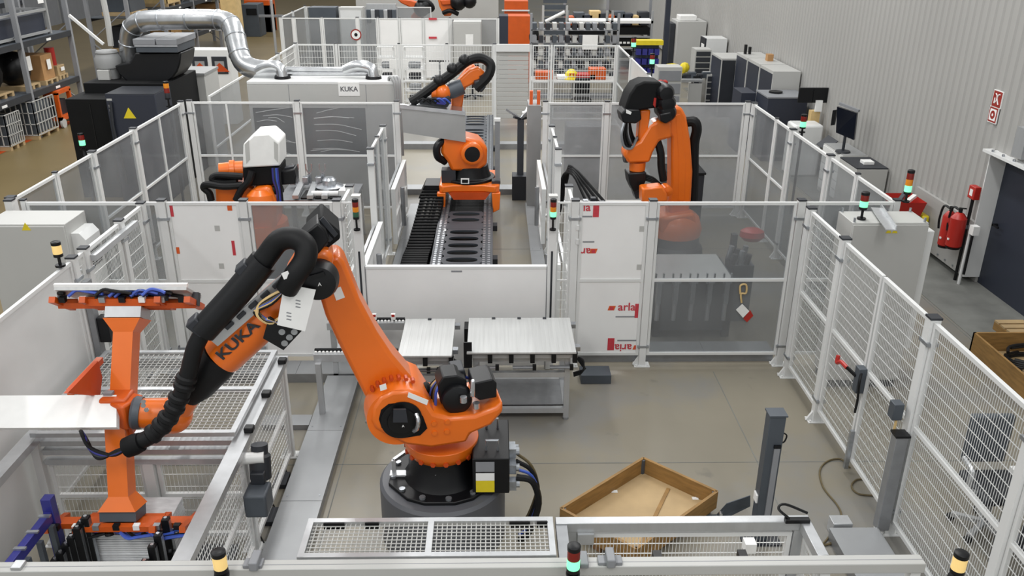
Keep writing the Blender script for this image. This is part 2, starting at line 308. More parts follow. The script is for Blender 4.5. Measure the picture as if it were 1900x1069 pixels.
# --- light curtain columns and roll-up barrier in the gap
def column(x, lab):
    c = T('light_curtain_column', lab, 'column', (x, FY-.06, 0)); B('profile', 'white', c, x-.05, x+.05, FY-.11, FY-.01, 0, 2.27, bev=.005)
    B('lens_strip', 'charcoal', c, x-.012, x+.012, FY-.113, FY-.11, .4, 1.6); B('cap', 'cabinet', c, x-.052, x+.052, FY-.112, FY-.008, 2.27, 2.285); return c
column(-1.62, 'pale square column left of the low white barrier'); column(.68, 'pale square column right of the low white barrier')
wbx = T('roll_barrier', 'low plain white barrier panel closing the robot track gap', 'barrier', (-.46, FY-.05, 0))
B('panel', 'sheetwhite', wbx, -1.56, .62, FY-.09, FY-.04, .05, 1.37); B('top_rail', 'white', wbx, -1.56, .62, FY-.1, FY-.03, 1.37, 1.4); B('side_guide', 'aludark', wbx, .62, .65, FY-.1, FY-.03, 0, 1.4); B('side_guide', 'aludark', wbx, -1.6, -1.56, FY-.1, FY-.03, 0, 1.4)
B('maker_plate', 'midgrey', wbx, -.53, -.4, FY-.094, FY-.09, 1.325, 1.345)
# --- right fence of the near cell (mesh), gate
RX = 3.65
fr1 = T('safety_fence', 'white wire mesh fence along the right side of the near cell', 'fence', (RX, 6.5, 0))
for y in (9.38, 8.34, 6.39, 4.87): fpost(fr1, RX, y, .09, dirx=False)
panel(fr1, (RX, 9.33), (RX, 8.39), 'mesh'); panel(fr1, (RX, 6.34), (RX, 4.92), 'mesh'); panel(fr1, (RX, 4.82), (RX, 3.2), 'mesh')
B('cable_cover', 'aludark', fr1, RX-.16, RX-.05, 6.28, 6.38, .1, 1.1, bev=.005); B('junction_box', 'steelgrey', fr1, RX-.17, RX-.08, 6.4, 6.5, 1.2, 1.36, bev=.006)
MB().cyl((RX-.12, 6.42, 1.08), (RX-.12, 6.42, 1.2), .012, n=8).build('brass_fitting', 'tan', fr1); B('cover_cap', 'black', fr1, RX-.17, RX-.04, 6.27, 6.39, 1.1, 1.12)
gt = T('fence_gate', 'double leaf wire mesh gate in the right fence with red handle lock', 'gate', (RX, 7.36, 0))
panel(gt, (RX, 8.29), (RX, 7.37), 'mesh', name='gate_leaf'); panel(gt, (RX, 7.34), (RX, 6.44), 'mesh', name='gate_leaf')
lk = B('lock', 'steelgrey', gt, RX-.1, RX-.02, 7.3, 7.4, .95, 1.22, bev=.006)
MB().beam((RX-.1, 7.36, 1.12), (RX-.16, 7.5, 1.16), .02, .03).build('handle_arm', 'black', lk); MB().tube([(RX-.15, 7.47, 1.15), (RX-.18, 7.56, 1.17), (RX-.19, 7.62, 1.13), (RX-.18, 7.64, 1.2)], .022, n=8).build('handle', 'red', lk)
MB().tube([(RX-.06, 7.33, 1.2), (RX-.1, 7.26, 1.1), (RX-.08, 7.27, .9), (RX-.09, 7.26, .76)], .012, n=6).build('lock_cable', 'rubber', lk)
B('gate_bolt', 'zinc', gt, RX-.06, RX-.02, 7.32, 7.36, .05, .5)
# --- left fence of the near cell
LX = -4.1
fl1 = T('safety_fence', 'white mesh and solid sheet fence along the left of the near cell', 'fence', (LX, 7.5, 0))
for y in (9.58, 8.95, 8.08, 7.82): fpost(fl1, LX, y, .08, dirx=False)
panel(fl1, (LX, 9.53), (LX, 9.0), 'mesh', hs=.14); panel(fl1, (LX, 8.9), (LX, 8.13), 'mesh', hs=.14, wr_=.0035)
panel(fl1, (LX, 8.04), (LX, 7.86), 'mesh'); sp = panel(fl1, (LX, 7.77), (LX, 5.3), 'whitepaint', mids=()); B('light_rail', 'alu', fl1, LX+.04, LX+.1, 8.1, 9.2, 2.06, 2.12)
B('sensor_profile', 'aludark', fl1, LX+.05, LX+.11, 7.8, 7.9, .95, 1.95); B('sensor_head', 'black', fl1, LX+.11, LX+.22, 7.82, 7.94, 1.28, 1.55, bev=.01)
# --- outer left fence, outer right fence (glazed)
OL = -5.7
fo = T('safety_fence', 'glazed fence along the left aisle beside the black filter unit', 'fence', (OL, 12.7, 0))
for y in (9.8, 12.0, 13.5, 15.72): fpost(fo, OL, y, .09, dirx=False)
for y in (10.9,): fpost(fo, OL, y, .05, dirx=False, cl=False)
for a, b in ((9.85, 10.87), (10.93, 11.95), (12.05, 13.45)): panel(fo, (OL, a), (OL, b), 'pane', mids=() if a < 11 else (1.18,))
panel(fo, (OL, 13.55), (OL, 15.67), 'sheetwhite' if 0 else 'paneclear', verts=(1.05,))
OR = 4.77
fo2 = T('safety_fence', 'glazed fence along the right of the rear cell by the desks', 'fence', (OR, 12.7, 0))
for y in (15.7, 13.5, 11.84): fpost(fo2, OR, y, .09, dirx=False)
for y in (14.35, 10.85): fpost(fo2, OR, y, .05, dirx=False, cl=False)
for a, b in ((9.74, 10.82), (10.88, 11.79), (11.89, 13.45), (13.55, 14.32), (14.38, 15.65)): panel(fo2, (OR, a), (OR, b), 'pane', mids=(1.18,) if a > 13 else ())
# --- second row
RY = 15.82
r2l = T('safety_fence', 'glazed cross fence in front of the grey machine enclosure', 'fence', (-3.7, RY, 0))
for x in (-5.58, -3.62, -1.8): fpost(r2l, x, RY, .085)
panel(r2l, (-5.53, RY), (-3.67, RY), 'paneclear', verts=(.62,)); panel(r2l, (-3.57, RY), (-1.85, RY), 'paneclear')
r2r = T('safety_fence', 'hazy glazed cross fence behind the right robot', 'fence', (2.8, RY, 0))
for x in (.93, 2.07, 4.68): fpost(r2r, x, RY, .085)
panel(r2r, (.98, RY), (2.02, RY), 'panehaze'); panel(r2r, (2.12, RY), (4.63, RY), 'panehaze')
# --- lane fences along the track
def lane(x, lab, sg):
    l = T('safety_fence', lab, 'fence', (x, 12.5, 0))
    for y in (13.72, 12.2, 10.28): fpost(l, x, y, .09, dirx=False)
    fpost(l, x, 12.95, .05, dirx=False, cl=False)
    panel(l, (x, 13.67), (x, 12.98), 'pane', mids=()); panel(l, (x, 12.92), (x, 12.25), 'pane', mids=()); panel(l, (x, 10.23), (x, 9.76), 'mesh', vs=.05, hs=.12)
    for (a, b) in ((13.8, 15.75), (10.35, 12.12)):
        h_ = panel(l, (x+sg*.1, a), (x+sg*.1, b), 'sheetwhite', z1=1.12, mids=(.6,), name='low_hatch', fr=.07)
        B('hatch_rail', 'alu', h_, x-.02, x+.02, a, b, 1.0, 1.06)
    for y in (11.2, 14.5):
        MB().cyl((x+sg*.18, y, .25), (x+sg*.18, y, .95), .04, n=10).build('air_cylinder', 'aludark', l)
    return l
lane(-1.8, 'white glazed partition on the left edge of the robot track', 1); lane(.92, 'white glazed partition on the right edge of the robot track', -1)
# --- third row (mesh) and its sides
TY = 24
r3 = T('safety_fence', 'far white mesh cross fence in front of the workbenches', 'fence', (-1, TY, 0))
xs = (-5.4, -4.3, -2.6, -1.3, 0, .98, 1.55, 3.36)
for x in xs: fpost(r3, x, TY, .09 if x in (-5.4, 3.36, 0) else .06, cl=False)
for a, b in zip(xs, xs[1:]):
    if a == 0: continue
    panel(r3, (a+.05, TY), (b-.05, TY), 'mesh', vs=.07, hs=.16, wr_=.007, mids=(1.2,))
sh_ = T('roller_shutter', 'closed grey slatted shutter in the far mesh fence', 'shutter', (.49, TY, 0))
for k in range(15): B('slat', 'cabinet', sh_, .05, .93, TY-.03-(k % 2)*.004, TY, .18+k*.122, .295+k*.122, bev=.008)
B('shutter_box', 'whitepaint', sh_, .03, .95, TY-.1, TY+.02, 2.01, 2.2)
r3l = T('safety_fence', 'far mesh side fence behind the silver ducts', 'fence', (-5.4, 21.8, 0))
for y in (19.9, 22): fpost(r3l, -5.4, y, .07, dirx=False, cl=False)
panel(r3l, (-5.4, 19.95), (-5.4, 21.95), 'mesh', vs=.07, hs=.16, wr_=.006); panel(r3l, (-5.4, 22.05), (-5.4, 23.9), 'mesh', vs=.07, hs=.16, wr_=.006); panel(r3l, (-5.4, 16.4), (-5.4, 19.85), 'paneclear')
r3r = T('safety_fence', 'far side fence with white sheet and pane beside the tool trolleys', 'fence', (3.37, 20, 0))
for y in (16.3, 19, 21.6): fpost(r3r, 3.37, y, .08, dirx=False, cl=False)
panel(r3r, (3.37, 16.35), (3.37, 18.95), 'paneclear'); panel(r3r, (3.37, 19.05), (3.37, 21.55), 'whitepaint'); panel(r3r, (3.37, 21.65), (3.37, 23.9), 'paneclear')
# --- fourth row
QY = 31
r4 = T('safety_fence', 'farthest glazed fence with three white sheet bays', 'fence', (-3.6, QY, 0))
xs = (-7.4, -6.95, -5.98, -4.75, -4.05, -3.3, -2.48, -1.55, .13)
for x in xs: fpost(r4, x, QY, .1 if x in (-7.4, -6.95, -4.75) else .06, cl=False)
for a, b, k in zip(xs, xs[1:], ('paneclear', 'pane', 'pane', 'pane', 'sheetwhite', 'sheetwhite', 'sheetwhite', 'paneclear')): panel(r4, (a+.04, QY), (b-.04, QY), k, mids=())
r5 = T('safety_fence', 'farthest side fence along the aisle at the top', 'fence', (-7.45, 33, 0))
for y in (33.2, 35.4): fpost(r5, -7.45, y, .08, dirx=False, cl=False)
panel(r5, (-7.45, 31.1), (-7.45, 33.1), 'paneclear', mids=()); panel(r5, (-7.45, 33.3), (-7.45, 35.3), 'paneclear', mids=()); panel(r5, (-7.4, 35.4), (-2.5, 35.4), 'pane', mids=(), verts=(1.8, 3.3))
# ================================================================ floor ducts (lids are lifted one by one)
def fduct(lab, x0, x1, y0, y1, h, n, alongy=True):
    t = T('floor_duct', lab, 'cable duct', ((x0+x1)/2, (y0+y1)/2, 0)); B('channel', 'aludark', t, x0+.01, x1-.01, y0, y1, 0, h-.006)
    for k in range(n):
        if alongy: a = y0+(y1-y0)*k/n; b = y0+(y1-y0)*(k+1)/n-.006; l = B('lid', 'duct', t, x0, x1, a, b, h-.006, h)
        else: a = x0+(x1-x0)*k/n; b = x0+(x1-x0)*(k+1)/n-.006; l = B('lid', 'duct', t, a, b, y0, y1, h-.006, h)
        if n < 7 and alongy:
            for sx in (x0+.04, x1-.04): MB().cyl((sx, a+.08, h), (sx, a+.08, h+.004), .009, n=6).build('screw', 'zinc', l)
    return t
fduct('long grey floor duct left of the front robot pedestal', -2.05, -1.66, 4.3, 9.25, .11, 4)
fduct('grey duct across the floor under the fence by the sliding roof', -4.0, -1.66, 9.27, 9.62, .12, 3, False)
fduct('flat grey duct behind the printed sheet fence', .9, 3.6, 9.78, 10.1, .13, 3, False)
fduct('narrow floor duct crossing beside the mesh side wall', -2.6, -2.07, 8.2, 8.42, .06, 1, False)
fduct('grey floor duct crossing the track behind the carriage', .02, 2.0, 17.2, 17.55, .12, 3, False); fduct('grey floor duct left of the track behind the carriage', -4.4, -1.1, 17.2, 17.55, .12, 4, False)
fduct('distant floor duct crossing the lane', .02, 2.6, 21.1, 21.4, .14, 3, False); fduct('distant floor duct left of the track', -4, -1.1, 21.1, 21.4, .14, 4, False)
fduct('long floor duct on the right edge of the track lane', .6, .82, 12.3, 16.4, .08, 3); fduct('long floor duct on the left edge of the track lane', -1.68, -1.5, 10, 16.4, .06, 3)
fduct('low grey cable box at the foot of the right fence', 3.05, 3.5, 4.2, 6.3, .13, 1)
o = B('steel_box_profile', 'steelgrey', None, 1.05, 1.42, 9.2, 9.45, 0, .12, bev=.004); tag(o, 'short dark hollow steel box lying under the printed sheet fence', 'steel box')
text_mesh('2.5', .09, aY(339, 646, FY-.03), (1, 0, 0), (0, 0, 1), 'print', wp, 'height_mark', .002, .001)
# ================================================================ robots: outlines laid into the robot's own arm plane, with real thickness
class RP:
    def __init__(s, x, y, hx, hy):
        s.b = V((x, y, 0)); s.h = V((hx, hy, 0)).normalized(); s.n = V((-s.h.y, s.h.x, 0))
        if s.n.y > 0: s.n = -s.n
    def at(s, u, v, t=0):
        d = ray(u, v); p0 = s.b+s.n*t; k = (p0-EYE).dot(s.n)/d.dot(s.n); return EYE+d*k
    def slab(s, poly, t0, t1): return MB().prism([s.at(u, v, t0) for u, v in poly], s.n*(t1-t0))
    def path(s, pts): return [s.at(*p) for p in pts]
PX, PY, PZ = -.48, 6.48, .6
ped = MB().lathe((PX, PY, 0), (0, 0, 1), [(0, .565), (PZ-.03, .565), (PZ, .54)], 48).build('robot_pedestal', 'pedestal'); tag(ped, 'round dark grey pedestal under the large front robot', 'pedestal')
R1 = RP(PX, PY, -.98, -.19)
rb = T('industrial_robot', 'large orange robot in front, arm bent left over the sliding roof', 'robot', (PX, PY, PZ))
# base casting
m = MB().prism([(PX+.5*math.cos(a), PY+.46*math.sin(a), PZ) for a in [math.radians(x) for x in (20, 55, 75, 105, 125, 155, 200, 235, 255, 285, 305, 340)]], (0, 0, .035))
m.lathe((PX, PY, PZ+.03), (0, 0, 1), [(0, .35), (.07, .3), (.2, .275), (.25, .27)], 32)
bs = m.build('base', 'black', rb, bev=.008)
for a in range(0, 360, 30):
    c = V((PX+.44*math.cos(math.radians(a+10)), PY+.41*math.sin(math.radians(a+10)), PZ+.035)); MB().cyl(c, c+V((0, 0, .02)), .028, n=8).build('anchor_bolt', 'zinc', bs)
for (u, v) in ((732, 882), (812, 908)):
    p = aZ(u, v, PZ+.04); e = MB(); e.bx(p.x-.04, p.x+.12, p.y-.03, p.y+.05, p.z, p.z+.02); e.beam(p, p+V((0, 0, .16)), .035, .03); e.beam(p+V((0, 0, .16)), p+V((.13, .16, .17)), .03, .03); e.beam(p+V((.13, .16, .17)), p+V((.13, .16, .02)), .03, .03); e.build('fork_bracket', 'alu', bs)
jb = MB().bx(PX+.28, PX+.6, PY-.33, PY+.3, PZ+.04, PZ+.4).build('junction_box', 'black', bs, bev=.01)
E0 = PY-.332
p = (PX+.31, PX+.47)
for nm, mt, a, b in (('type_plate', 'midgrey', .27, .37), ('white_label', 'paper', .18, .255), ('yellow_label', 'yellow', .06, .178)): MB().bx(p[0], p[1], E0-.004, E0, PZ+a, PZ+b).build(nm, mt, bs)
for k in range(5):
    y = PY-.27+k*.1; z = PZ+.1+(k % 3)*.1; c = MB().cyl((PX+.6, y, z), (PX+.69, y, z), .035, n=10); c.bx(PX+.6, PX+.66, y-.04, y+.04, z-.045, z+.045); c.build('connector', 'zinc', bs)
for k, (mt, r) in enumerate((('rubber', .03), ('bluehose', .014), ('rubber', .02), ('cable', .014))):
    y = PY-.26+k*.08; MB().tube([(PX+.66, y, PZ+.16+k*.03), (PX+.8, y-.01, PZ+.12), (PX+.86, y, PZ-.12), (PX+.78, y+.02, .15), (PX+.7, y+.06, .03)], r, n=8).build('supply_cable', mt, bs)
for y in (PY-.2, PY+.15): MB().tube([(PX+.4, y, PZ+.4), (PX+.4, y, PZ+.5), (PX+.5, y, PZ+.5), (PX+.5, y, PZ+.4)], .012, n=6, sub=1).build('guard_loop', 'zinc', bs)
# carousel
m = MB().lathe((PX, PY, PZ+.27), (0, 0, 1), [(0, .26), (.03, .3), (.09, .325), (.16, .33)], 40)
car = m.build('carousel', 'orange', rb, bev=.006)
for k in range(18):
    a = k*math.pi/9; c = V((PX+.318*math.cos(a), PY+.318*math.sin(a), PZ+.33)); MB().cyl(c-V((math.cos(a), math.sin(a), 0))*.012, c+V((math.cos(a), math.sin(a), 0))*.012, .024, n=6).build('ring_bolt', 'orangedark', car)
body = R1.slab([(688, 782), (691, 758), (705, 738), (728, 727), (760, 725), (785, 735), (806, 768), (835, 776), (880, 772), (920, 757), (933, 745), (934, 765), (912, 790), (874, 806), (866, 822), (800, 832), (752, 826), (712, 806), (696, 797)], .36, -.22)
bo = body.build('carousel_body', 'orange', rb, bev=.03)
c = R1.at(745, 779, .36); n = R1.n
R1.slab([(703, 778), (707, 761), (721, 750), (745, 747), (768, 756), (785, 773), (793, 795), (780, 808), (750, 813), (722, 806), (708, 794)], .364, .34).build('recess_shade', 'blackmatt', bo)  # flat black slab paints in the dark of the recess round the motor
mo = MB().lathe(c, n, [(.0, .17), (.012, .17), (.014, .12), (.03, .115), (.032, .0)], 32).build('motor', 'black', rb)
q = R1.at(742, 772, .42); MB().prism([q+V((-.06, 0, -.05)), q+V((.06, 0, -.05)), q+V((.05, 0, .07)), q+V((-.05, 0, .07))], n*.02).build('motor_cover', 'charcoal', mo)
MB().tube(R1.path([(772, 768, .42), (776, 780, .46), (774, 795, .45), (768, 800, .42)]), .018, n=8).build('motor_plug', 'steel', mo)
text_mesh('A', .03, R1.at(748, 791, .432), -R1.h, (0, 0, 1), 'paper', mo, 'motor_mark')
for (u, v) in ((805, 785), (830, 782), (806, 803), (829, 800)): p = R1.at(u, v, .36); MB().cyl(p, p+n*.015, .022, n=10).build('cover_screw', 'orange', bo)
R1.slab([(758, 728), (795, 743), (792, 752), (756, 737)], .366, .363).build('warning_label', 'paper', bo)
# rear motors
for nm, poly, t0, t1, mt in (('gear_motor', [(812, 715), (822, 700), (848, 697), (866, 706), (868, 745), (838, 758), (818, 750)], .22, 0, 'black'), ('motor_block', [(878, 712), (914, 704), (922, 712), (922, 738), (890, 744), (878, 736)], .3, .02, 'black'), ('brake_box', [(838, 690), (862, 686), (866, 700), (842, 706)], .1, -.1, 'charcoal'), ('motor_bracket', [(872, 738), (874, 708), (882, 706), (882, 738)], .34, .3, 'steel')):
    R1.slab(poly, t0, t1).build(nm, mt, rb, bev=.012)
gm = MB().lathe(R1.at(846, 735, .2), n, [(0, .13), (.08, .125), (.1, .08), (.1, 0)], 24).build('motor_end', 'black', rb)
for k, mt in enumerate(('bluehose', 'cable', 'rubber', 'bluehose', 'tan', 'rubber')):
    MB().tube(R1.path([(808-k*3, 752, .2-k*.05), (810-k*3, 725-k, .2-k*.05), (825, 702-k*2, .15-k*.05), (850, 695-k*2, .1-k*.05), (868, 702, .05-k*.05)]), .013, n=6).build('motor_cable', mt, rb)
MB().lathe(R1.at(796, 722, 0), R1.at(770, 722, 0)-R1.at(796, 722, 0), [(k*.025, .055+.012*(k % 2)) for k in range(9)], 14).build('bellows', 'rubber', rb)
for (u, v, t) in ((860, 746, .34), (884, 757, .34)): p = R1.at(u, v, t); MB().cyl(p, p+V((0, 0, .05)), .03, n=10).build('plug', 'steel', rb)
# link arm
la = R1.slab([(586, 528), (594, 500), (612, 478), (628, 474), (640, 488), (668, 558), (700, 618), (728, 660), (762, 700), (778, 730), (762, 765), (722, 778), (694, 764), (676, 735), (634, 652), (604, 588)], .14, -.16)
lo = la.build('link_arm', 'orange', rb, bev=.035)
MB().lathe(R1.at(736, 752, .14), n, [(0, .275), (.1, .27), (.2, .26)], 36).build('gear_flange', 'orange', lo)
for k in range(7):
    a = math.radians(58+k*13); p = R1.at(736, 752, .2)-R1.h*(.268*math.cos(a))+V((0, 0, .268*math.sin(a))); MB().cyl(p-n*.02, p+n*.04, .018, n=6).build('flange_bolt', 'orangedark', lo)
R1.slab([(617, 538), (632, 532), (640, 552), (624, 558)], .146, .142).build('yellow_label', 'paper', lo); R1.slab([(704, 716), (716, 712), (718, 722), (706, 726)], .345, .34).build('white_tag', 'paper', bo)
# forearm: elbow casting, tube, cover, wrist
el = R1.slab([(528, 520), (545, 492), (575, 470), (600, 462), (620, 474), (616, 508), (596, 540), (566, 562), (545, 560)], .3, -.02).build('elbow', 'orange', rb, bev=.04)
P0 = R1.at(566, 520, .16); P1 = R1.at(410, 662, .16); P2 = R1.at(356, 730, .13); ax = (P1-P0).normalized()
tb = MB().lathe(P0, P1-P0, [(0, .15), ((P1-P0).length*.25, .16), ((P1-P0).length-.02, .166), ((P1-P0).length, .16)], 32).build('forearm_tube', 'orange', rb)
text_mesh('KUKA', .115, R1.at(441, 632, .16+.163), P0-P1, n.cross(P0-P1), 'charcoal', tb, 'maker_lettering', .006, .002, wide=1.3)
MB().lathe(P1, P2-P1, [(-.01, .158), (.1, .155), ((P2-P1).length*.8, .13), ((P2-P1).length+.05, .085)], 28).build('forearm_cover', 'rubber', rb)
W = R1.at(322, 770, .08); Fg = R1.at(256, 766, .06)
wm = MB().sph(W, .15, 20, 12); wm.lathe(W, Fg-W, [(0, .14), ((Fg-W).length*.6, .125), ((Fg-W).length, .115)], 28); wm.cyl(P2, W, .085, .12)
wo = wm.build('wrist', 'orange', rb)
MB().lathe(Fg, Fg-W, [(-.03, .13), (.02, .135), (.04, .12)], 28).build('flange_ring', 'steelgrey', rb)
for (u, v) in ((266, 745), (266, 752), (272, 760)): p = R1.at(u, v, .21); MB().cyl(p, p+n*.01, .02, n=6).build('wrist_screw', 'steel', wo)
# elbow motors
mb_ = R1.slab([(556, 446), (572, 428), (590, 414), (604, 428), (612, 446), (590, 474), (572, 470)], .3, .05).build('elbow_motor', 'black', rb, bev=.015)
R1.slab([(566, 432), (597, 401), (630, 430), (632, 444), (595, 472)], .2, -.16).build('elbow_motor', 'blackmatt', rb, bev=.02)
for k in range(4): R1.slab([(566+k*9, 436-k*9), (573+k*9, 430-k*9), (600+k*9, 462-k*9), (594+k*9, 468-k*9)], .215, .19).build('cooling_rib', 'charcoal', mb_)
a3 = MB().lathe(R1.at(590, 516, .3), n, [(0, .16), (.06, .155), (.12, .13), (.14, 0)], 28).build('axis_motor', 'black', rb)
R1.slab([(556, 545), (560, 500), (585, 488), (612, 500), (618, 540), (600, 548)], .38, .3).build('motor_case', 'black', rb, bev=.02)
text_mesh('A', .04, R1.at(593, 528, .445), -R1.h, (0, 0, 1), 'paper', a3, 'motor_mark')
pp = R1.slab([(527, 527), (586, 538), (566, 615), (514, 603)], .47, .466).build('note_sheet', 'paper', rb, label='white paper sheet taped to the elbow')
for k in range(7): u = 532+(k*17) % 34; v = 545+(k*23) % 52; R1.slab([(u, v), (u+9, v+2), (u+8, v+4), (u-1, v+2)], .4712, .4703).build('pencil_mark', 'midgrey', pp)
hp = R1.slab([(556, 604), (560, 614), (526, 650), (488, 628), (496, 600), (520, 590)], .44, .415).build('bracket_plate', 'black', rb)
for (u, v) in ((546, 616), (537, 626), (528, 637), (523, 616)): p = R1.at(u, v, .44); MB().cyl(p, p+n*.004, .025, n=12).build('plate_hole', 'zinc', hp)
# hose pack
MB().tube(R1.path([(532, 536, .46), (548, 510, .5), (566, 482, .48), (566, 456, .44), (545, 442, .4), (518, 447, .36), (496, 474, .34), (480, 496, .34)]), .083, n=14, sub=5).build('hose', 'rubber', rb)
hc = MB().tube(R1.path([(490, 484, .34), (440, 544, .34), (376, 614, .34)]), .105, n=16, sub=2).build('hose_cover', 'black', rb)
for (u, v) in ((458, 502), (368, 603)): p = R1.at(u, v, .34); MB().beam(p-ax*.05, p+ax*.05, .13, .14).build('hose_clamp', 'charcoal', hc, bev=.01)
hp_ = R1.path([(380, 610, .34), (362, 645, .35), (350, 690, .36), (335, 735, .36), (312, 778, .36), (282, 808, .36), (240, 828, .34)])
ho = MB().tube(hp_, .064, n=14, sub=6).build('hose', 'rubber', rb)
for (u, v, a, b) in ((346, 702, -.3, 1), (342, 716, -.3, 1), (332, 738, -.35, 1), (324, 756, -.45, 1), (312, 775, -.5, 1), (300, 790, -.7, .9), (284, 805, -.9, .7)):
    p = R1.at(u, v, .36); d = (R1.h*(-a)*1.0+V((0, 0, -b*.8))).normalized(); MB().lathe(p-d*.03, d, [(0, .064), (.015, .08), (.045, .08), (.06, .064)], 14).build('hose_ring', 'rubber', ho)
MB().lathe(R1.at(262, 820, .36), R1.at(232, 832, .34)-R1.at(262, 820, .36), [(0, .075), (.06, .085), (.13, .08), (.14, .05)], 18).build('hose_end', 'blackmatt', ho)
MB().beam(R1.at(545, 505, .32), R1.at(396, 634, .32), .03, .09).build('hose_tray', 'alu', rb)
for k in range(5):
    a = k/5; p = R1.at(520-a*110, 522+a*95, .345); MB().beam(p, p+ax*.07, .03, .03).build('tray_clip', 'charcoal', rb)
for k, mt in enumerate(('tan', 'rubber', 'cable', 'bluehose', 'tan', 'rubber')):
    MB().tube(R1.path([(532, 536, .46), (505, 548+k*3, .42), (482-k*2, 565+k*3, .4), (478+k*4, 585+k*2, .42), (500, 600-k*2, .43), (520, 590+k*3, .43)]), .014, n=6).build('signal_cable', mt, rb)
R1.slab([(540, 545), (556, 540), (566, 470), (553, 470)], .34, .31).build('slide_rail', 'charcoal', rb); R1.slab([(522, 508), (534, 503), (540, 514), (527, 519)], .56, .552).build('white_tag', 'paper', rb)
R1.slab([(566, 515), (600, 505), (604, 512), (570, 522)], .45, .36).build('motor_lug', 'black', rb)
# ================================================================ gripper on the wrist
GX = -3.03
gr = T('gripper_tool', 'orange double ended gripper tool hanging on the front robot wrist', 'gripper', (GX, 6, .6))
G0 = V((GX, 6.02, 1.56)); GT = V((GX, 6.46, 2.2)); GB = V((GX, 5.76, .8))
hb = MB().beam(Fg+V((-.02, 0, 0)), (GX+.02, 6.02, Fg.z), .22, .22).build('adapter', 'orangetool', gr, bev=.02)
for k in range(3): MB().bx(GX+.16, GX+.19, 5.895, 5.905, 1.54+k*.03, 1.555+k*.03).build('adapter_mark', 'tan', hb)
def garm(a, b, wd, dp, nm):
    d = (b-a).normalized(); m = MB().beam(a, b-d*.13, wd, dp, up=(0, -1, 0)); x = V((1, 0, 0)); y = d.cross(x)
    c0 = b-d*.13; c1 = b-d*.02; wv = [(-wd/2, -dp/2), (wd/2, -dp/2), (wd/2, dp/2), (-wd/2, dp/2)]; e = [(-.15, -.12), (.15, -.12), (.15, .12), (-.15, .12)]
    m.add([c0+x*i+y*j for i, j in wv]+[c1+x*i+y*j for i, j in e], [(0, 1, 5, 4), (1, 2, 6, 5), (2, 3, 7, 6), (3, 0, 4, 7), (4, 5, 6, 7)]); return m.build(nm, 'orange', gr)
garm(G0-V((0, 0, .12)), GT, .16, .15, 'upper_beam'); garm(G0+V((0, 0, .1)), GB, .16, .15, 'lower_beam')
MB().bx(GX-.11, GX+.11, 5.93, 6.12, 1.38, 1.72).build('hub', 'orangetool', gr, bev=.02)
for (a, b, mt, up) in ((G0, GT, 'alu', 1), (G0, GB, 'steelgrey', -1)):
    d = (b-a).normalized(); x = V((1, 0, 0)); y = d.cross(x).normalized()
    MB().beam(b-d*.02, b+d*.07, .29, .2, up=(0, -1, 0)).build('spacer_plate', mt, gr)
    c = b+d*.11
    fo_ = MB().beam(c-x*.56, c+x*.56, .09, .05, up=(0, 0, 1)); [fo_.beam(c+x*s-y*.18, c+x*s+y*.18, .05, .05) for s in (-.54, -.3, .3, .54)]; fo_.beam(c-x*.3+y*.12, c+x*.3+y*.12, .05, .05); fo_.beam(c-x*.3-y*.1, c+x*.3-y*.1, .05, .06)
    fr = fo_.build('suction_frame', 'orangetool', gr)
    rnd = random.Random(5+up)
    for k in range(8):
        s = -.5+k*.143; j = (-.12, .1)[k % 2]; q = c+x*s+y*j; MB().lathe(q, d, [(0, .012), (.05, .012), (.05, .03), (.07, .034)], 10).build('suction_cup', 'rubber', fr)
    for k in range(15):
        s = rnd.uniform(-.5, .35); q = c+x*s-y*rnd.uniform(.0, .2)*up+d*.03; MB().tube([q, q+x*.06+d*.05, q+x*.14+d*.04, q+x*rnd.uniform(.18, .3)+d*.02], .013, n=6).build('air_hose', 'bluehose' if k % 3 else 'rubber', fr)
    for k in range(7):
        s = -.48+k*.16; q = c+x*s-y*.13*up; MB().bx(q.x-.02, q.x+.03, q.y-.02, q.y+.02, q.z-.01, q.z+.035).build('valve', ('black', 'paper', 'zinc')[k % 3], fr)
    for s in (-.55, .55): q = c+x*s; MB().beam(q-d*.02, q+d*.09, .05, .06).build('end_clamp', 'charcoal', fr)
d = (GT-G0).normalized(); x = V((1, 0, 0)); y = d.cross(x).normalized(); c = GT+d*.2
ts = MB(); ts.beam(c-x*.53, c+x*.53, .36, .026, up=tuple(d)); ts = ts.build('metal_sheet', 'sheet'); tag(ts, 'bright aluminium sheet held on the upper end of the gripper', 'metal sheet'); MB().beam(c-x*.535-y*.17+d*.03, c+x*.535-y*.17+d*.03, .03, .03).build('lit_edge_strip', 'paper', ts)  # white strip paints the light along the sheet's edge
MB().prism([aX(125, 730, GX-.16), aX(182, 670, GX-.16), aX(190, 700, GX-.16), aX(186, 735, GX-.16)], (-.03, 0, 0)).build('side_plate', 'orangedark', gr); MB().beam(aX(130, 728, GX-.2), aX(186, 668, GX-.2), .05, .05).build('side_rail', 'orangetool', gr)  # side plate's darker orange paints in the shade on that face
for k in range(4): MB().tube(R1.path([(240, 829, .34), (214, 838+k*2, .33), (190, 850-k*3, .3), (176-k*4, 846-k*6, .28), (160-k*3, 815-k*4, .25), (150, 800, .2)]), .015, n=6).build('air_hose', ('rubber', 'charcoal', 'blue', 'rubber')[k], gr)
pw = MB(); a = [aY(216, 733, 6.0), aY(216, 793, 5.74)]; e = V((-4.04, 0, 0)); ny = V((0, .03, .014))
q0 = [a[0], a[1], V((-4.03, a[1].y, a[1].z)), V((-4.03, a[0].y, a[0].z))]
pw.prism(q0, V((0, .04, -.045))); pw = pw.build('long_board', 'paper'); tag(pw, 'long flat white panel at the left edge held by the gripper', 'panel')
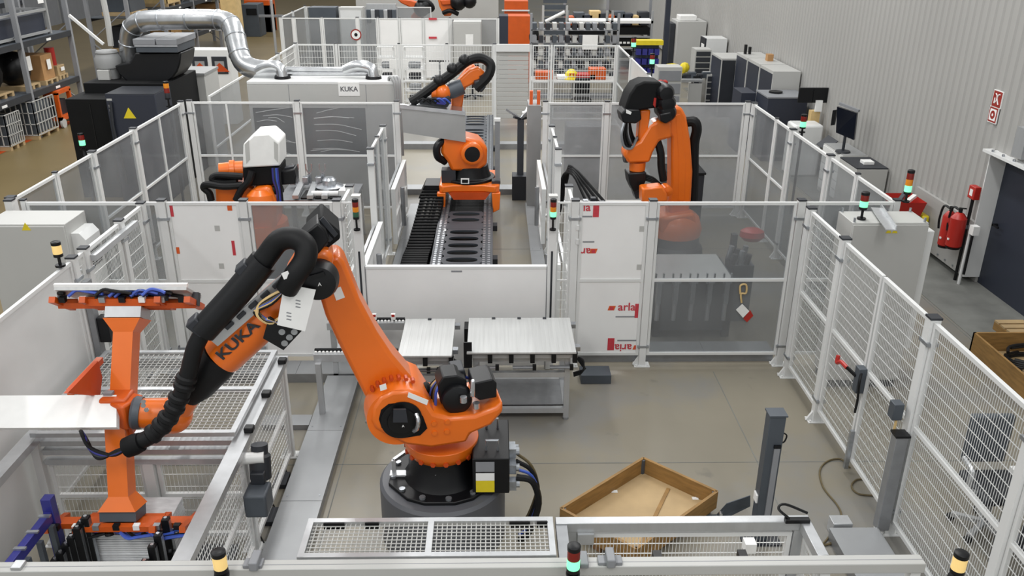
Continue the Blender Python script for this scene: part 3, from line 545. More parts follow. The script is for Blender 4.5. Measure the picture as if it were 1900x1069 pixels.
B('panel_clip', 'midgrey', pw, a[0].x-.1, a[0].x-.03, a[0].y-.01, a[0].y+.04, a[0].z, a[0].z+.02)
# ================================================================ loading station at the left with sliding mesh roof
RZ = 1.16
st = T('loading_station', 'aluminium framed mesh station under the front robot gripper', 'machine frame', (-3.1, 6.2, 0))
MB().bx(-2.23, -2.1, 4.72, 7.75, RZ-.07, RZ).build('rail', 'alu', st); MB().bx(-4.02, -3.9, 4.72, 7.75, RZ-.07, RZ).build('rail', 'alu', st); MB().bx(-3.9, -2.23, 7.67, 7.75, RZ-.09, RZ).build('end_rail', 'alu', st)
for z in (RZ-.06, RZ-.15, RZ-.25): MB().bx(-3.9, -2.23, 6.3, 6.36, z-.05, z).build('cross_profile', 'alu', st)
for (xx, yy) in ((-2.16, 7.7), (-2.16, 6.24), (-2.16, 4.78), (-3.96, 7.7), (-3.96, 6.33)): fpost(st, xx, yy, .07, RZ-.07, True, False)
MB().bx(-3.07, -2.98, 6.3, 6.39, 0, RZ-.3).build('centre_post', 'white', st)
panel(st, (-3.9, 6.36), (-3.08, 6.36), 'mesh', z0=.05, z1=.86, mids=(.5,), name='back_screen', vs=.035, hs=.12); panel(st, (-2.97, 6.36), (-2.22, 6.36), 'mesh', z0=.05, z1=.86, mids=(.5,), name='back_screen', vs=.035, hs=.12)
panel(st, (-2.16, 7.66), (-2.16, 6.29), 'mesh', z0=.05, z1=RZ-.08, mids=(.58,), name='side_screen', vs=.045, hs=.06); panel(st, (-2.16, 6.19), (-2.16, 4.83), 'mesh', z0=.05, z1=RZ-.08, mids=(.58,), name='side_screen', vs=.045, hs=.06)
for y in (6.35, 6.95, 7.6): B('roof_roller', 'black', st, -2.16, -2.08, y-.04, y+.04, RZ, RZ+.05, bev=.01)
gm = T('gear_motor', 'dark grey geared motor on the right side of the mesh station', 'motor', (-2.0, 6.05, .6))
B('gearbox', 'steelgrey', gm, -2.09, -1.9, 5.86, 6.08, .62, .84, bev=.02); MB().lathe((-2.0, 6.12, .84), (0, .25, 1), [(0, .09), (.2, .09), (.22, .07), (.3, .07)], 16).build('motor_body', 'charcoal', gm); MB().cyl((-2.12, 6.1, 1.05), (-1.95, 6.12, 1.05), .05, n=12).build('shaft_hub', 'white', gm); B('terminal_box', 'charcoal', gm, -2.06, -1.94, 6.02, 6.12, .84, .95, bev=.01)
rf = T('sliding_roof', 'flat sliding wire grid roof pushed to the back of the station', 'grid cover', (-3.06, 7.0, RZ))
def grid(root, x0, x1, y0, y1, z, mx=(), my=(), sp=.05, fr=.05):
    m = MB()
    for yy in (y0+fr/2, y1-fr/2)+tuple(my): m.beam((x0, yy, z), (x1, yy, z), fr, .04)
    for xx in (x0+fr/2, x1-fr/2)+tuple(mx): m.beam((xx, y0+.004, z), (xx, y1-.004, z), fr*.96, .043)
    fo = m.build('roof_frame', 'alu', root); m = MB()
    n = int((x1-x0)/sp)
    for i in range(1, n): m.beam((x0+(x1-x0)*i/n, y0+fr, z), (x0+(x1-x0)*i/n, y1-fr, z), .007, .006, caps=False)
    n = int((y1-y0)/sp)
    for i in range(1, n): m.beam((x0+fr, y0+(y1-y0)*i/n, z+.004), (x1-fr, y0+(y1-y0)*i/n, z+.004), .006, .006, caps=False)
    m.build('wire_grid', 'cabinet', fo, kind='stuff'); return fo
grid(rf, -3.92, -2.2, 6.22, 7.75, RZ+.05, (-2.95,), (6.98,))
# sheet stack, guide posts, blue rack
rk = T('stack_rack', 'dark guide posts standing round the aluminium sheet stack', 'rack', (-3.0, 5.9, 0)); B('base_plate', 'charcoal', rk, -3.75, -2.3, 5.3, 6.2, .02, .08)
for (u, v, z) in ((102, 1037, .55), (112, 1024, .6), (122, 1009, .64), (132, 995, .7), (143, 978, .78), (150, 968, .8), (158, 959, .84), (307, 962, .8), (293, 991, .76), (282, 1012, .7), (268, 1041, .62), (316, 1022, .5), (62, 1050, .45)):
    p = aZ(u, v, z); g = MB().bx(p.x-.028, p.x+.028, p.y-.028, p.y+.028, .08, z).build('guide_post', 'black', rk); MB().cyl((p.x, p.y, z), (p.x, p.y, z+.012), .014, n=8).build('post_screw', 'steel', g); B('wear_strip', 'zinc', g, p.x+.028, p.x+.031, p.y-.02, p.y+.02, .1, z-.02)
q = aZ(176, 992, .6); q2 = aZ(302, 992, .6); SY = q.y-.02; shm = None
for k in range(22):
    z = .1+k*.0235
    if shm is None: shm = MB().bx(q.x, q2.x, SY, SY+.5, z, z+.016).build('aluminium_sheet', 'stackedge'); o = shm
    else: o = shm.copy(); COL.objects.link(o); o.location = shm.location+V((random.uniform(-.004, .004), random.uniform(-.006, .006), k*.0235))
    tag(o, 'thin aluminium sheet in the stack below the gripper', 'metal sheet', 'aluminium sheets stacked between the guide posts')
br = T('blue_rack', 'blue painted steel rack frame in the bottom left corner', 'rack', (-3.5, 5.3, 0))
p = aZ(90, 932, .95); p2 = aZ(6, 1052, .95)
MB().bx(p.x-.04, p.x+.04, p.y-.04, p.y+.04, 0, 1.0).build('upright', 'blue', br, bev=.005); MB().beam((p.x, p.y, .84), (p2.x-.05, p2.y-.15, .84), .06, .09).build('side_beam', 'blue', br, bev=.005); MB().bx(p2.x-.1, p2.x-.02, p2.y-.2, p2.y-.12, 0, 1.0).build('upright', 'blue', br, bev=.005)
for k in range(4): y = p.y-.1-k*.19; g = MB().bx(p.x+.02, p.x+.06, y-.02, y+.02, .1, .8).build('brace', 'steelgrey', br); B('clip', 'zinc', g, p.x-.04, p.x+.05, y-.015, y+.015, .885, .9)
# ================================================================ near rail and front station
nr = T('front_rail', 'long white aluminium rail across the bottom of the view', 'rail', (-.5, 4.66, 0))
MB().bx(-4.1, 2.95, 4.6, 4.7, RZ-.06, RZ+.02).build('rail_profile', 'cabinet', nr, bev=.006); B('groove', 'midgrey', nr, -4.1, 2.95, 4.645, 4.65, RZ+.02, RZ+.021)
for x in (-4.0, -2.16, -1.36, .42, 2.27, 2.9): fpost(nr, x, 4.65, .07, RZ-.06, True, False)
for u, v, mt in ((458, 1058, 'midgrey'), (475, 1056, 'midgrey'), (30, 1055, 'alu'), (1122, 1060, 'midgrey'), (1148, 1060, 'midgrey')):
    p = aZ(u, v, RZ+.03); MB().bx(p.x-.035, p.x+.035, 4.61, 4.69, RZ+.02, RZ+.045).build('rail_bracket', mt, nr, bev=.004)
for u in (470, 1135, 1085): p = aZ(u, 1055, RZ+.04); MB().bx(p.x-.03, p.x+.03, 4.58, 4.72, RZ+.021, RZ+.09 if u != 1085 else RZ+.06).build('corner_clamp', 'midgrey', nr, bev=.008)
fs = T('grid_table', 'low grid covered table in front of the robot pedestal', 'grid cover', (-.47, 4.9, RZ)); grid(fs, -1.37, .42, 4.72, 5.14, RZ, (-.47,), (), .035, .045)
for k, (a, b) in enumerate(((-1.25, -1.1), (-.95, -.85), (.1, .25), (.3, .38))): B('label_strip', 'blackmatt', fs, a, b, 5.07, 5.08, RZ-.03, RZ+.025)
of = T('open_station', 'open aluminium frame with mesh walls right of the grid table', 'machine frame', (1.35, 4.9, 0))
MB().bx(.44, 2.32, 5.07, 5.15, RZ-.07, RZ+.01).build('back_rail', 'alu', of, bev=.005); MB().bx(2.24, 2.32, 4.71, 5.07, RZ-.07, RZ+.01).build('side_rail', 'alu', of, bev=.005); MB().bx(.44, .52, 4.71, 5.07, RZ-.07, RZ).build('side_rail', 'aludark', of)
panel(of, (.6, 5.11), (2.2, 5.11), 'mesh', z0=.2, z1=RZ-.1, mids=(), name='back_screen', vs=.026, hs=.09); panel(of, (2.28, 5.04), (2.28, 4.75), 'mesh', z0=.2, z1=RZ-.1, mids=(), name='side_screen', vs=.03, hs=.09)
for x in (.56, 2.24): MB().bx(x-.035, x+.035, 5.075, 5.145, 0, RZ-.07).build('leg', 'alu', of)
for x in (.5, .56, .62): MB().cyl((x, 4.85, .3), (x, 4.85, RZ-.1), .022, n=8).build('guide_rod', 'steel', of)
B('sensor_bar', 'black', of, 2.12, 2.3, 5.05, 5.09, RZ+.01, RZ+.04); B('gusset', 'alu', of, .6, .72, 5.04, 5.07, RZ-.16, RZ-.07); B('white_block', 'paper', of, 1.78, 1.86, 4.86, 4.94, RZ-.1, RZ-.02); B('stop_block', 'black', of, 1.1, 1.16, 4.73, 4.8, RZ-.06, RZ-.01); B('stop_block', 'black', of, 1.7, 1.76, 4.73, 4.8, RZ-.06, RZ-.01)
MB().tube([(2.15, 5.07, RZ+.04), (2.08, 5.12, RZ+.09), (2.14, 5.16, RZ+.1), (2.3, 5.12, RZ+.05)], .01, n=6).build('sensor_cable', 'rubber', of)
# ================================================================ infeed tables in front of the barrier
def feed_table(root, x0, x1, y0, y1, z, nb):
    for (xx, yy) in ((x0+.05, y0+.05), (x1-.05, y0+.05), (x0+.05, y1-.05), (x1-.05, y1-.05)):
        l = MB().bx(xx-.03, xx+.03, yy-.03, yy+.03, .03, z-.08).build('leg', 'alu', root); MB().cyl((xx, yy, 0), (xx, yy, .03), .035, n=10).build('foot', 'zinc', l)
    for zz in (.12, z-.32, z-.12):
        for yy in (y0+.05, y1-.05): MB().bx(x0+.02, x1-.02, yy-.028, yy+.028, zz-.03, zz+.03).build('cross_beam', 'alu', root)
    for xx in (x0+.05, x1-.05): MB().bx(xx-.028, xx+.028, y0+.08, y1-.08, .09, .15).build('side_beam', 'alu', root)
    MB().bx(x0+.08, x1-.08, y0+.1, y1-.1, .15, .16).build('shelf', 'aludark', root)
    MB().bx(x0-.05, x1+.05, y0-.04, y0+.02, z-.075, z-.03).build('edge_beam', 'alu', root); MB().bx(x0-.05, x1+.05, y0-.045, y0-.02, z-.03, z-.006).build('edge_strip', 'black', root)
    for k in range(nb):
        x = x0-.02+(x1-x0+.04)*k/(nb-1); MB().bx(x-.025, x+.025, y0-.08, y0-.03, z-.12, z+.003).build('stop_bracket', 'black', root, bev=.005)
    for k in range(3):
        x = x0+.15+(x1-x0-.3)*k/2; MB().cyl((x-.1, y0-.02, z-.2), (x+.12, y0-.02, z-.2), .022, n=8).build('air_cylinder', 'aludark', root); MB().bx(x+.12, x+.16, y0-.04, y0, z-.23, z-.17).build('cylinder_block', 'black', root)
    rnd = random.Random(3)
    for k in range(5):
        a = V((x1+.02, y0+.05+k*.02, z-.1)); MB().tube([a, a+V((.1, -.05, -.02-k*.03)), a+V((.09+k*.01, -.08, -.16)), a+V((0, -.06, -.22))], .008, n=5).build('hose_loop', 'rubber', root)
    for k in range(3):
        x = x0+.25+k*.3
        if x < x1-.05: B('rear_stop', 'charcoal', root, x-.02, x+.02, y1-.02, y1+.02, z-.02, z+.03)
    for yy in (y0+.1, y1-.1): B('corner_sensor', 'zinc', root, x1+.03, x1+.09, yy-.03, yy+.05, z-.05, z+.0)
tb = T('sheet_table', 'wide aluminium feed table with a big ribbed sheet, right of the pair', 'table', (.29, 8.75, 0)); feed_table(tb, -.27, .85, 8.36, 9.14, .9, 6)
MB().beam((-.3, 8.3, .72), (-.3, 8.32, 1.02), .09, .02).build('side_guard', 'black', tb); B('side_guard', 'black', tb, -.36, -.3, 8.9, 9.1, .72, .9)
def ribbed(x0, x1, y0, y1, z, lab, n):
    t = T('ribbed_sheet', lab, 'metal sheet', ((x0+x1)/2, (y0+y1)/2, z)); B('plate', 'sheet', t, x0, x1, y0, y1, z, z+.018)
    m = MB()
    for k in range(n): a = x0+(x1-x0)*(k+.05)/n; b = x0+(x1-x0)*(k+.95)/n; m.bx(a, b, y0, y1, z+.018, z+.0195)
    m.build('ribs', 'sheet', t, kind='stuff'); return t
ribbed(-.31, .88, 8.27, 9.16, .9, 'large ribbed aluminium sheet on the right feed table', 26); ribbed(-1.05, -.47, 8.2, 9.14, .9, 'small ribbed aluminium sheet on the left feed table', 13)
ta = T('sheet_table', 'narrow feed table on the chain conveyor, left of the pair', 'table', (-.76, 8.7, 0)); feed_table(ta, -1.02, -.5, 8.3, 9.12, .9, 3)
cv = T('chain_conveyor', 'twin rail chain conveyor behind the robot arm leading to the narrow table', 'conveyor', (-1.5, 8.75, 0))
for yy in (8.45, 9.25):
    r = MB().bx(-2.0, -1.08, yy-.04, yy+.04, .74, .83).build('rail', 'alu', cv); B('chain_bed', 'black', r, -2.0, -1.08, yy+.03, yy+.06, .83, .86)
    for k in range(22): x = -1.98+k*.042; MB().sph((x, yy, .838), .018, 6, 4).build('chain_pad', 'white', r)
for (xx, yy) in ((-1.4, 8.38), (-1.95, 8.38), (-1.4, 9.3), (-1.95, 9.3)): l = MB().bx(xx-.03, xx+.03, yy-.03, yy+.03, .02, .74).build('leg', 'alu', cv); MB().bx(xx-.07, xx+.07, yy-.05, yy+.05, 0, .02).build('foot', 'zinc', l)
for xx in (-1.78, -1.5): MB().bx(xx-.03, xx+.03, 8.5, 9.2, .68, .73).build('cross_beam', 'alu', cv)
for u in (695, 730): p = aY(u, 590, 9.27); s_ = B('sensor', 'paper', cv, p.x-.025, p.x+.025, 9.24, 9.28, .86, .93); B('sensor_face', 'red', s_, p.x-.018, p.x+.018, 9.235, 9.24, .9, .93)
for k in range(3): MB().tube([(-1.9+k*.25, 9.2, .74), (-1.8+k*.25, 9.0, .6), (-1.6+k*.2, 8.8, .58), (-1.4, 8.7-k*.05, .68)], .01, n=6).build('cable', 'rubber', cv)
MB().bx(-1.9, -1.1, 8.72, 8.8, .6, .66).build('drive_profile', 'aludark', cv); MB().cyl((-1.3, 8.76, .63), (-1.12, 8.76, .63), .05, n=10).build('drive_motor', 'charcoal', cv)
# ================================================================ robot track
tk = T('robot_track', 'long dark floor track with oval holes in the centre lane', 'rail track', (-.52, 16.5, 0))
TX0, TX1 = -.92, -.12
B('bed', 'blackmatt', tk, TX0-.06, TX1+.06, 10.3, 23.4, 0, .16); B('side_beam', 'trackgrey', tk, TX0-.08, TX0+.09, 10.3, 23.4, .16, .4); B('side_beam', 'trackgrey', tk, TX1-.09, TX1+.08, 10.3, 23.4, .16, .4)
def hole_plate(n=24, a=.245, b=.1, X=.31, Yh=.16):
    vs = []; 
    for i in range(n):
        t = 2*math.pi*i/n; c, s = math.cos(t), math.sin(t); sg = lambda q: (1 if q >= 0 else -1); ex = sg(c)*abs(c)**.7*a; ey = sg(s)*abs(s)**.7*b
        k = 1/max(abs(c)/X, abs(s)/Yh); vs += [V((ex, ey, 0)), V((c*k, s*k, 0)), V((ex, ey, -.03))]
    fs = []
    for i in range(n):
        j = (i+1) % n; fs += [(3*i, 3*i+1, 3*j+1, 3*j), (3*i+2, 3*i, 3*j, 3*j+2)]
    return vs, fs
vs, fs = hole_plate(); cx = (TX0+TX1)/2; first = None; k = 0; y = 10.46
while y < 23.2:
    if not (14.9 < y < 16.1):
        if k % 6 == 5: B('cover_plate', 'trackgrey', tk, cx-.31, cx+.31, y-.16, y+.16, .38, .398)
        elif first is None: first = MB().add([q+V((cx, y, .398)) for q in vs], fs).build('hole_plate', 'trackgrey', tk); fy = y
        else: inst(first, (0, y-fy, 0), tk)
    y += .325; k += 1
for xx in (TX0-.02, TX0+.06, TX1-.06, TX1+.02):
    m = MB()
    for j in range(150): yy = 10.35+j*.0865; m.bx(xx-.02, xx+.02, yy, yy+.05, .4, .418)
    m.build('gear_rack', 'zinc', tk, kind='stuff')
for yy in (11.6, 13.3, 15, 17, 19, 21):
    for xx in (TX0-.16, TX1+.08): B('anchor_foot', 'charcoal', tk, xx, xx+.08, yy-.1, yy+.1, 0, .1)
B('white_tag', 'paper', tk, -.86, -.83, 13.7, 13.78, .42, .424)
cg = T('track_carriage', 'orange carriage carrying the robot on the floor track', 'carriage', (-.48, 15.6, .4))
m = MB().prism([(-1.02, 15.12, .68), (-.95, 15.04, .68), (-.75, 15.12, .68), (-.2, 15.12, .68), (.0, 15.04, .68), (.08, 15.12, .68), (.08, 16.2, .68), (-1.02, 16.2, .68)], (0, 0, .13)); m.build('deck', 'orange', cg, bev=.02)
for sx in (-1.0, .0):
    for yy in (15.1, 16.1): MB().prism([(sx-.06, yy-.05, .68), (sx+.1, yy-.05, .68), (sx+.08, yy-.05, .36), (sx-.04, yy-.05, .3)], (0, .12, 0)).build('leg', 'orange', cg, bev=.015)
MB().prism([(-.86, 15.1, .68), (-.08, 15.1, .68), (-.18, 15.1, .54), (-.76, 15.1, .54)], (0, .05, 0)).build('apron', 'orangedark', cg)
ec = T('energy_chain', 'black cable chain lying in its trough left of the track', 'cable chain', (-1.3, 14, 0))
def chz(y): return .1 if y < 13.2 else .1+.42*min(1, (y-13.2)/2.0)**1.3
first = None
for k in range(52):
    y = 10.2+k*.1; z = chz(y); xo = -1.5+.0*(y-10) if y < 13 else -1.5+.07*(y-13)
    m = MB()
    if first is None:
        m.bx(xo, xo+.03, y, y+.085, z, z+.14); m.bx(xo+.39, xo+.42, y, y+.085, z, z+.14); m.bx(xo, xo+.42, y+.005, y+.075, z+.12, z+.15); m.bx(xo+.13, xo+.145, y, y+.085, z+.02, z+.12); m.bx(xo+.27, xo+.285, y, y+.085, z+.02, z+.12)
        first = m.build('chain_link', 'blackmatt', ec); f0 = (xo, y, z)
    else: inst(first, (xo-f0[0], y-f0[1], z-f0[2]), ec)
for x in (-1.45, -1.36, -1.28, -1.2): MB().tube([(x, 10.2, .15), (x, 13.2, .15), (x+.08, 14.2, .33), (x+.16, 15.2, .57)], .018, n=6).build('cable', 'zinc' if x < -1.3 else 'rubber', ec)
B('chain_floor', 'blackmatt', ec, -1.49, -1.09, 10.2, 13.2, .08, .1); B('trough', 'charcoal', ec, -1.56, -1.04, 10.1, 15.5, 0, .02); MB().prism([(-1.42, 15.3, .5), (-1.0, 15.3, .5), (-1.0, 15.3, .75), (-1.3, 15.3, .75)], (0, .5, 0)).build('end_bracket', 'black', ec)
# ================================================================ robot on the track
R2 = RP(-.48, 15.6, -1, -.12); n2 = R2.n
r2 = T('industrial_robot', 'orange robot on the floor track swinging a metal panel', 'robot', (-.48, 15.6, .81))
m = MB().lathe((-.48, 15.6, .81), (0, 0, 1), [(0, .48), (.05, .48), (.06, .4), (.2, .36), (.27, .35)], 28); m.build('base', 'black', r2, bev=.01); B('base_box', 'charcoal', r2, -.98, -.72, 15.25, 15.5, .82, 1.05); B('window_frame', 'paper', r2, -.62, -.47, 15.1, 15.12, .84, .94); B('window_dark', 'black', r2, -.6, -.49, 15.095, 15.1, .86, .92)
b2 = R2.slab([(822, 258), (848, 248), (868, 256), (892, 262), (905, 275), (904, 306), (886, 318), (838, 318), (830, 300), (818, 285)], .32, -.28).build('carousel_body', 'orange', r2, bev=.05)
c = R2.at(875, 283, .32); MB().lathe(c, n2, [(-.05, .21), (.12, .2), (.14, .17), (.14, .14)], 26).build('motor_ring', 'orange', b2); MB().lathe(c, n2, [(.1, .15), (.145, .14), (.15, 0)], 22).build('motor', 'black', r2)
MB().tube(R2.path([(830, 256, .2), (812, 270, .3), (812, 290, .3), (826, 300, .2)]), .07, n=10).build('balancer', 'black', r2)
R2.slab([(838, 205), (858, 200), (862, 170), (872, 150), (890, 135), (880, 120), (866, 128), (850, 150), (838, 175)], -.05, -.25).build('link_arm', 'orange', r2, bev=.03)
R2.slab([(838, 205), (858, 205), (866, 258), (836, 258)], -.05, -.25).build('link_arm_foot', 'orange', r2, bev=.03)
R2.slab([(872, 130), (888, 124), (902, 136), (888, 152), (872, 160), (848, 172), (840, 158)], .15, -.05).build('forearm', 'orange', r2, bev=.04)
MB().lathe(R2.at(858, 160, .1), R2.at(822, 175, .12)-R2.at(858, 160, .1), [(0, .14), (.2, .14), (.42, .1)], 18).build('forearm_cover', 'steelgrey', r2)
MB().sph(R2.at(822, 172, .16), .15).build('wrist', 'orange', r2); MB().cyl(R2.at(800, 172, .1), R2.at(814, 172, .1), .13, n=14).build('wrist_flange', 'orange', r2)
MB().tube(R2.path([(882, 165, .25), (905, 142, .25), (910, 120, .2), (893, 108, .15), (868, 113, .15), (840, 135, .15), (808, 158, .15), (775, 182, .2), (762, 190, .2)]), .085, n=10, sub=5).build('hose', 'rubber', r2)
for (u, v) in ((862, 112), (840, 128), (815, 150)): MB().sph(R2.at(u, v, .15), .11, 10, 6).build('hose_clamp', 'black', r2)
R2.slab([(880, 152), (898, 146), (902, 162), (894, 172), (882, 168)], .3, .05).build('elbow_motor', 'charcoal', r2, bev=.02); R2.slab([(886, 140), (906, 132), (909, 142), (890, 152)], .15, -.05).build('elbow_motor', 'charcoal', r2, bev=.02)
g2 = T('gripper_tool', 'dark gripper tool with blue hoses on the track robot', 'gripper', R2.at(805, 190, .2))
R2.slab([(772, 186), (834, 178), (838, 188), (830, 200), (780, 194)], .3, 0).build('tool_frame', 'charcoal', g2, bev=.02); R2.slab([(762, 196), (862, 206), (862, 211), (762, 201)], .34, -.2).build('clamp_bar', 'steel', g2)
for k in range(5): MB().tube(R2.path([(775+k*10, 190, .32), (785+k*10, 183, .36), (800+k*9, 192, .34)]), .018, n=6).build('air_hose', ('rubber', 'bluehose')[k > 2], g2)
R2.slab([(812, 182), (828, 184), (826, 195), (810, 193)], .36, .3).build('valve_block', 'blue', g2)
sp_ = R2.slab([(745, 200), (863, 212), (864, 264), (748, 246)], .36, .3).build('swung_panel', 'panelgrey'); tag(sp_, 'grey metal panel hanging from the track robot gripper', 'metal panel'); R2.slab([(742, 194), (864, 207), (864, 214), (742, 201)], .38, .28).build('panel_edge', 'steel', sp_)
o = T('carriage_column', 'slim grey column on the right of the track carriage', 'column', (.04, 15.3, .81)); B('profile', 'aludark', o, .0, .09, 15.25, 15.34, .81, 1.95); B('head', 'white', o, -.01, .1, 15.24, 15.35, 1.95, 2.0); B('foot', 'charcoal', o, -.06, .1, 15.2, 15.4, .81, .86)
# ================================================================ robot in the right cell
R3 = RP(2.95, 13.2, -1, -.08); n3 = R3.n
r3_ = T('industrial_robot', 'orange robot with black hood behind the hazy right pane', 'robot', (2.95, 13.2, 0))
MB().lathe((2.95, 13.2, 0), (0, 0, 1), [(0, .5), (.35, .45), (.4, .4), (.55, .38)], 24).build('base', 'charcoal', r3_); MB().lathe((2.95, 13.2, .55), (0, 0, 1), [(0, .4), (.12, .42), (.3, .36), (.36, .3)], 24).build('carousel', 'orange', r3_)
R3.slab([(1222, 405), (1290, 395), (1296, 425), (1285, 440), (1228, 442)], .3, -.3).build('carousel_body', 'orange', r3_, bev=.05)
l3 = R3.slab([(1240, 206), (1252, 198), (1266, 200), (1274, 216), (1282, 262), (1286, 320), (1283, 372), (1278, 400), (1262, 412), (1244, 402), (1240, 380), (1246, 340), (1246, 255), (1236, 240), (1236, 215)], .15, -.15).build('link_arm', 'orange', r3_, bev=.04)
R3.slab([(1254, 214), (1262, 212), (1272, 300), (1270, 372), (1258, 372), (1260, 300)], .155, .15).build('arm_rib', 'orange', l3, bev=.003)
R3.slab([(1206, 232), (1222, 224), (1246, 226), (1248, 256), (1224, 262), (1212, 284), (1206, 302), (1166, 304), (1158, 288), (1162, 276), (1188, 262)], .25, -.05).build('forearm', 'orange', r3_, bev=.04)
R3.slab([(1188, 204), (1208, 204), (1204, 244), (1196, 262), (1184, 262)], .2, 0).build('forearm_web', 'orange', r3_, bev=.03)
R3.slab([(1206, 222), (1214, 232), (1204, 254), (1200, 250)], .23, .2).build('inspection_card', 'paper', r3_)
MB().lathe(R3.at(1183, 300, .1), (0, 0, -1), [(0, .13), (.13, .125), (.16, .1)], 20).build('wrist', 'orange', r3_); MB().lathe(R3.at(1158, 287, .1), R3.at(1170, 287, .1)-R3.at(1158, 287, .1), [(0, .12), (.05, .13)], 18).build('wrist_cap', 'charcoal', r3_)
hd = R3.slab([(1158, 206), (1168, 176), (1180, 158), (1196, 151), (1226, 152), (1232, 164), (1222, 200), (1194, 204), (1172, 210)], .25, -.2).build('hood', 'blackmatt', r3_, bev=.03)
for (u, v) in ((1232, 171), (1235, 190), (1236, 207)): c = R3.at(u, v, .2); MB().lathe(c, n3, [(-.25, .13), (.1, .135), (.16, .1), (.17, 0)], 20).build('axis_motor', 'black', r3_)
R3.slab([(1225, 212), (1246, 208), (1248, 222), (1236, 230), (1226, 226)], .38, .2).build('motor_cover', 'black', r3_, bev=.02)
R3.slab([(1152, 212), (1160, 203), (1188, 204), (1191, 222), (1180, 230), (1156, 228)], .32, 0).build('drive_box', 'black', r3_, bev=.02); R3.slab([(1162, 203), (1172, 208), (1170, 213), (1162, 210)], .33, .32).build('white_tag', 'paper', r3_); R3.slab([(1212, 195), (1214, 182), (1218, 182), (1216, 200)], .27, .25).build('red_cap', 'red', r3_)
for k in range(6): MB().tube(R3.path([(1158+k*2, 228, .3-k*.04), (1153+k*4, 250, .33-k*.04), (1158+k*5, 272-k, .3-k*.04), (1172+k*3, 275-k*4, .25-k*.03), (1182, 255, .25-k*.02)]), .022, n=6).build('cable_loop', 'rubber' if k % 3 else 'zinc', r3_)
MB().tube(R3.path([(1272, 226, 0), (1288, 226, .05), (1293, 240, .05), (1288, 268, 0), (1287, 330, 0), (1285, 385, 0)]), .08, n=10).build('hose', 'rubber', r3_); MB().tube(R3.path([(1220, 262, .15), (1226, 285, .18), (1227, 310, .18), (1231, 335, .18)]), .06, n=10, sub=5).build('hose', 'rubber', r3_)
R3.slab([(1192, 350), (1230, 346), (1238, 360), (1240, 375), (1192, 378)], .6, .35).build('balance_block', 'orange', r3_, bev=.03); MB().lathe(R3.at(1236, 352, .4), n3, [(-.1, .08), (.1, .08), (.12, 0)], 14).build('axis_cap', 'orange', r3_)
g3 = T('gripper_tool', 'black gripper tool pointing down below the right robot wrist', 'gripper', R3.at(1184, 350, .1))
R3.slab([(1166, 322), (1200, 320), (1199, 335), (1192, 352), (1176, 358), (1168, 340)], .25, -.05).build('tool_body', 'black', g3, bev=.02); R3.slab([(1174, 352), (1190, 352), (1196, 366), (1180, 370)], .2, 0).build('tool_jaw', 'charcoal', g3, bev=.01)
for k in range(4): MB().tube(R3.path([(1196, 324+k*3, .15), (1212, 330+k*3, .2), (1226, 342+k*2, .18)]), .016, n=6).build('air_hose', 'rubber', g3)
# ================================================================ robot in the left cell
R4 = RP(-3.72, 13, -1, -.05); n4 = R4.n
r4_ = T('industrial_robot', 'orange robot with white hood in the left glazed cell', 'robot', (-3.72, 13, 0))
MB().lathe((-3.72, 13, 0), (0, 0, 1), [(0, .5), (.3, .46), (.42, .4), (.5, .38)], 24).build('base', 'steelgrey', r4_); MB().lathe((-3.72, 13, .5), (0, 0, 1), [(0, .42), (.1, .44), (.35, .42)], 24).build('carousel', 'orange', r4_)
R4.slab([(452, 372), (470, 350), (500, 346), (512, 372), (512, 420), (498, 446), (462, 450), (448, 420)], .35, -.25).build('link_arm', 'orange', r4_, bev=.06)
R4.slab([(398, 338), (445, 338), (470, 350), (462, 378), (400, 378)], .1, -.25).build('carousel_body', 'orange', r4_, bev=.04); MB().lathe(R4.at(484, 375, .3), V((0, .1, 1)), [(0, .22), (.12, .2), (.2, .12)], 20).build('arm_shoulder', 'orange', r4_)
w4 = R4.slab([(450, 312), (451, 268), (470, 250), (500, 248), (518, 264), (520, 308)], .28, -.3).build('white_hood', 'paper', r4_, bev=.025)
for s in (0, 1): R4.slab([(454, 268), (462, 260), (464, 296), (457, 304)] if not s else [(508, 262), (516, 268), (516, 302), (509, 294)], .284, .28).build('hood_panel', 'cabinet', w4)
R4.slab([(450, 312), (520, 309), (522, 342), (452, 346)], .24, -.25).build('hood_skirt', 'blackmatt', r4_, bev=.02); R4.slab([(518, 320), (546, 314), (549, 328), (548, 342), (518, 344)], .2, -.1).build('motor_block', 'black', r4_, bev=.02); R4.slab([(528, 312), (545, 309), (545, 314), (528, 318)], .1, -.05).build('motor_cover', 'charcoal', r4_)
MB().lathe(R4.at(452, 314, 0), R4.at(408, 316, .05)-R4.at(452, 314, 0), [(0, .13), (.12, .13), (.13, .15), (.2, .15), (.21, .12), (.36, .11)], 22).build('wrist', 'orange', r4_)
for pts in ([(450, 328, .2), (425, 326, .25), (402, 326, .2), (394, 332, .2), (404, 338, .2), (440, 336, .22)], [(450, 344, .25), (415, 346, .3), (386, 342, .25), (378, 348, .2), (388, 358, .2), (392, 372, .2)], [(468, 318, .3), (462, 336, .32), (448, 352, .3), (438, 372, .3)]): MB().tube(R4.path(pts), .055, n=10, sub=5).build('hose', 'rubber', r4_)
for k in range(5): MB().tube(R4.path([(506+k*3, 312, .3), (508+k*3, 335, .32), (514+k*2, 352, .3), (516+k*2, 374, .28)]), .02, n=6).build('cable', ('blue', 'charcoal', 'bluehose', 'blue', 'rubber')[k], r4_)
MB().lathe(R4.at(500, 356, .2), (1, 0, .3), [(k*.03, .06+.012*(k % 2)) for k in range(8)], 12).build('bellows', 'rubber', r4_)
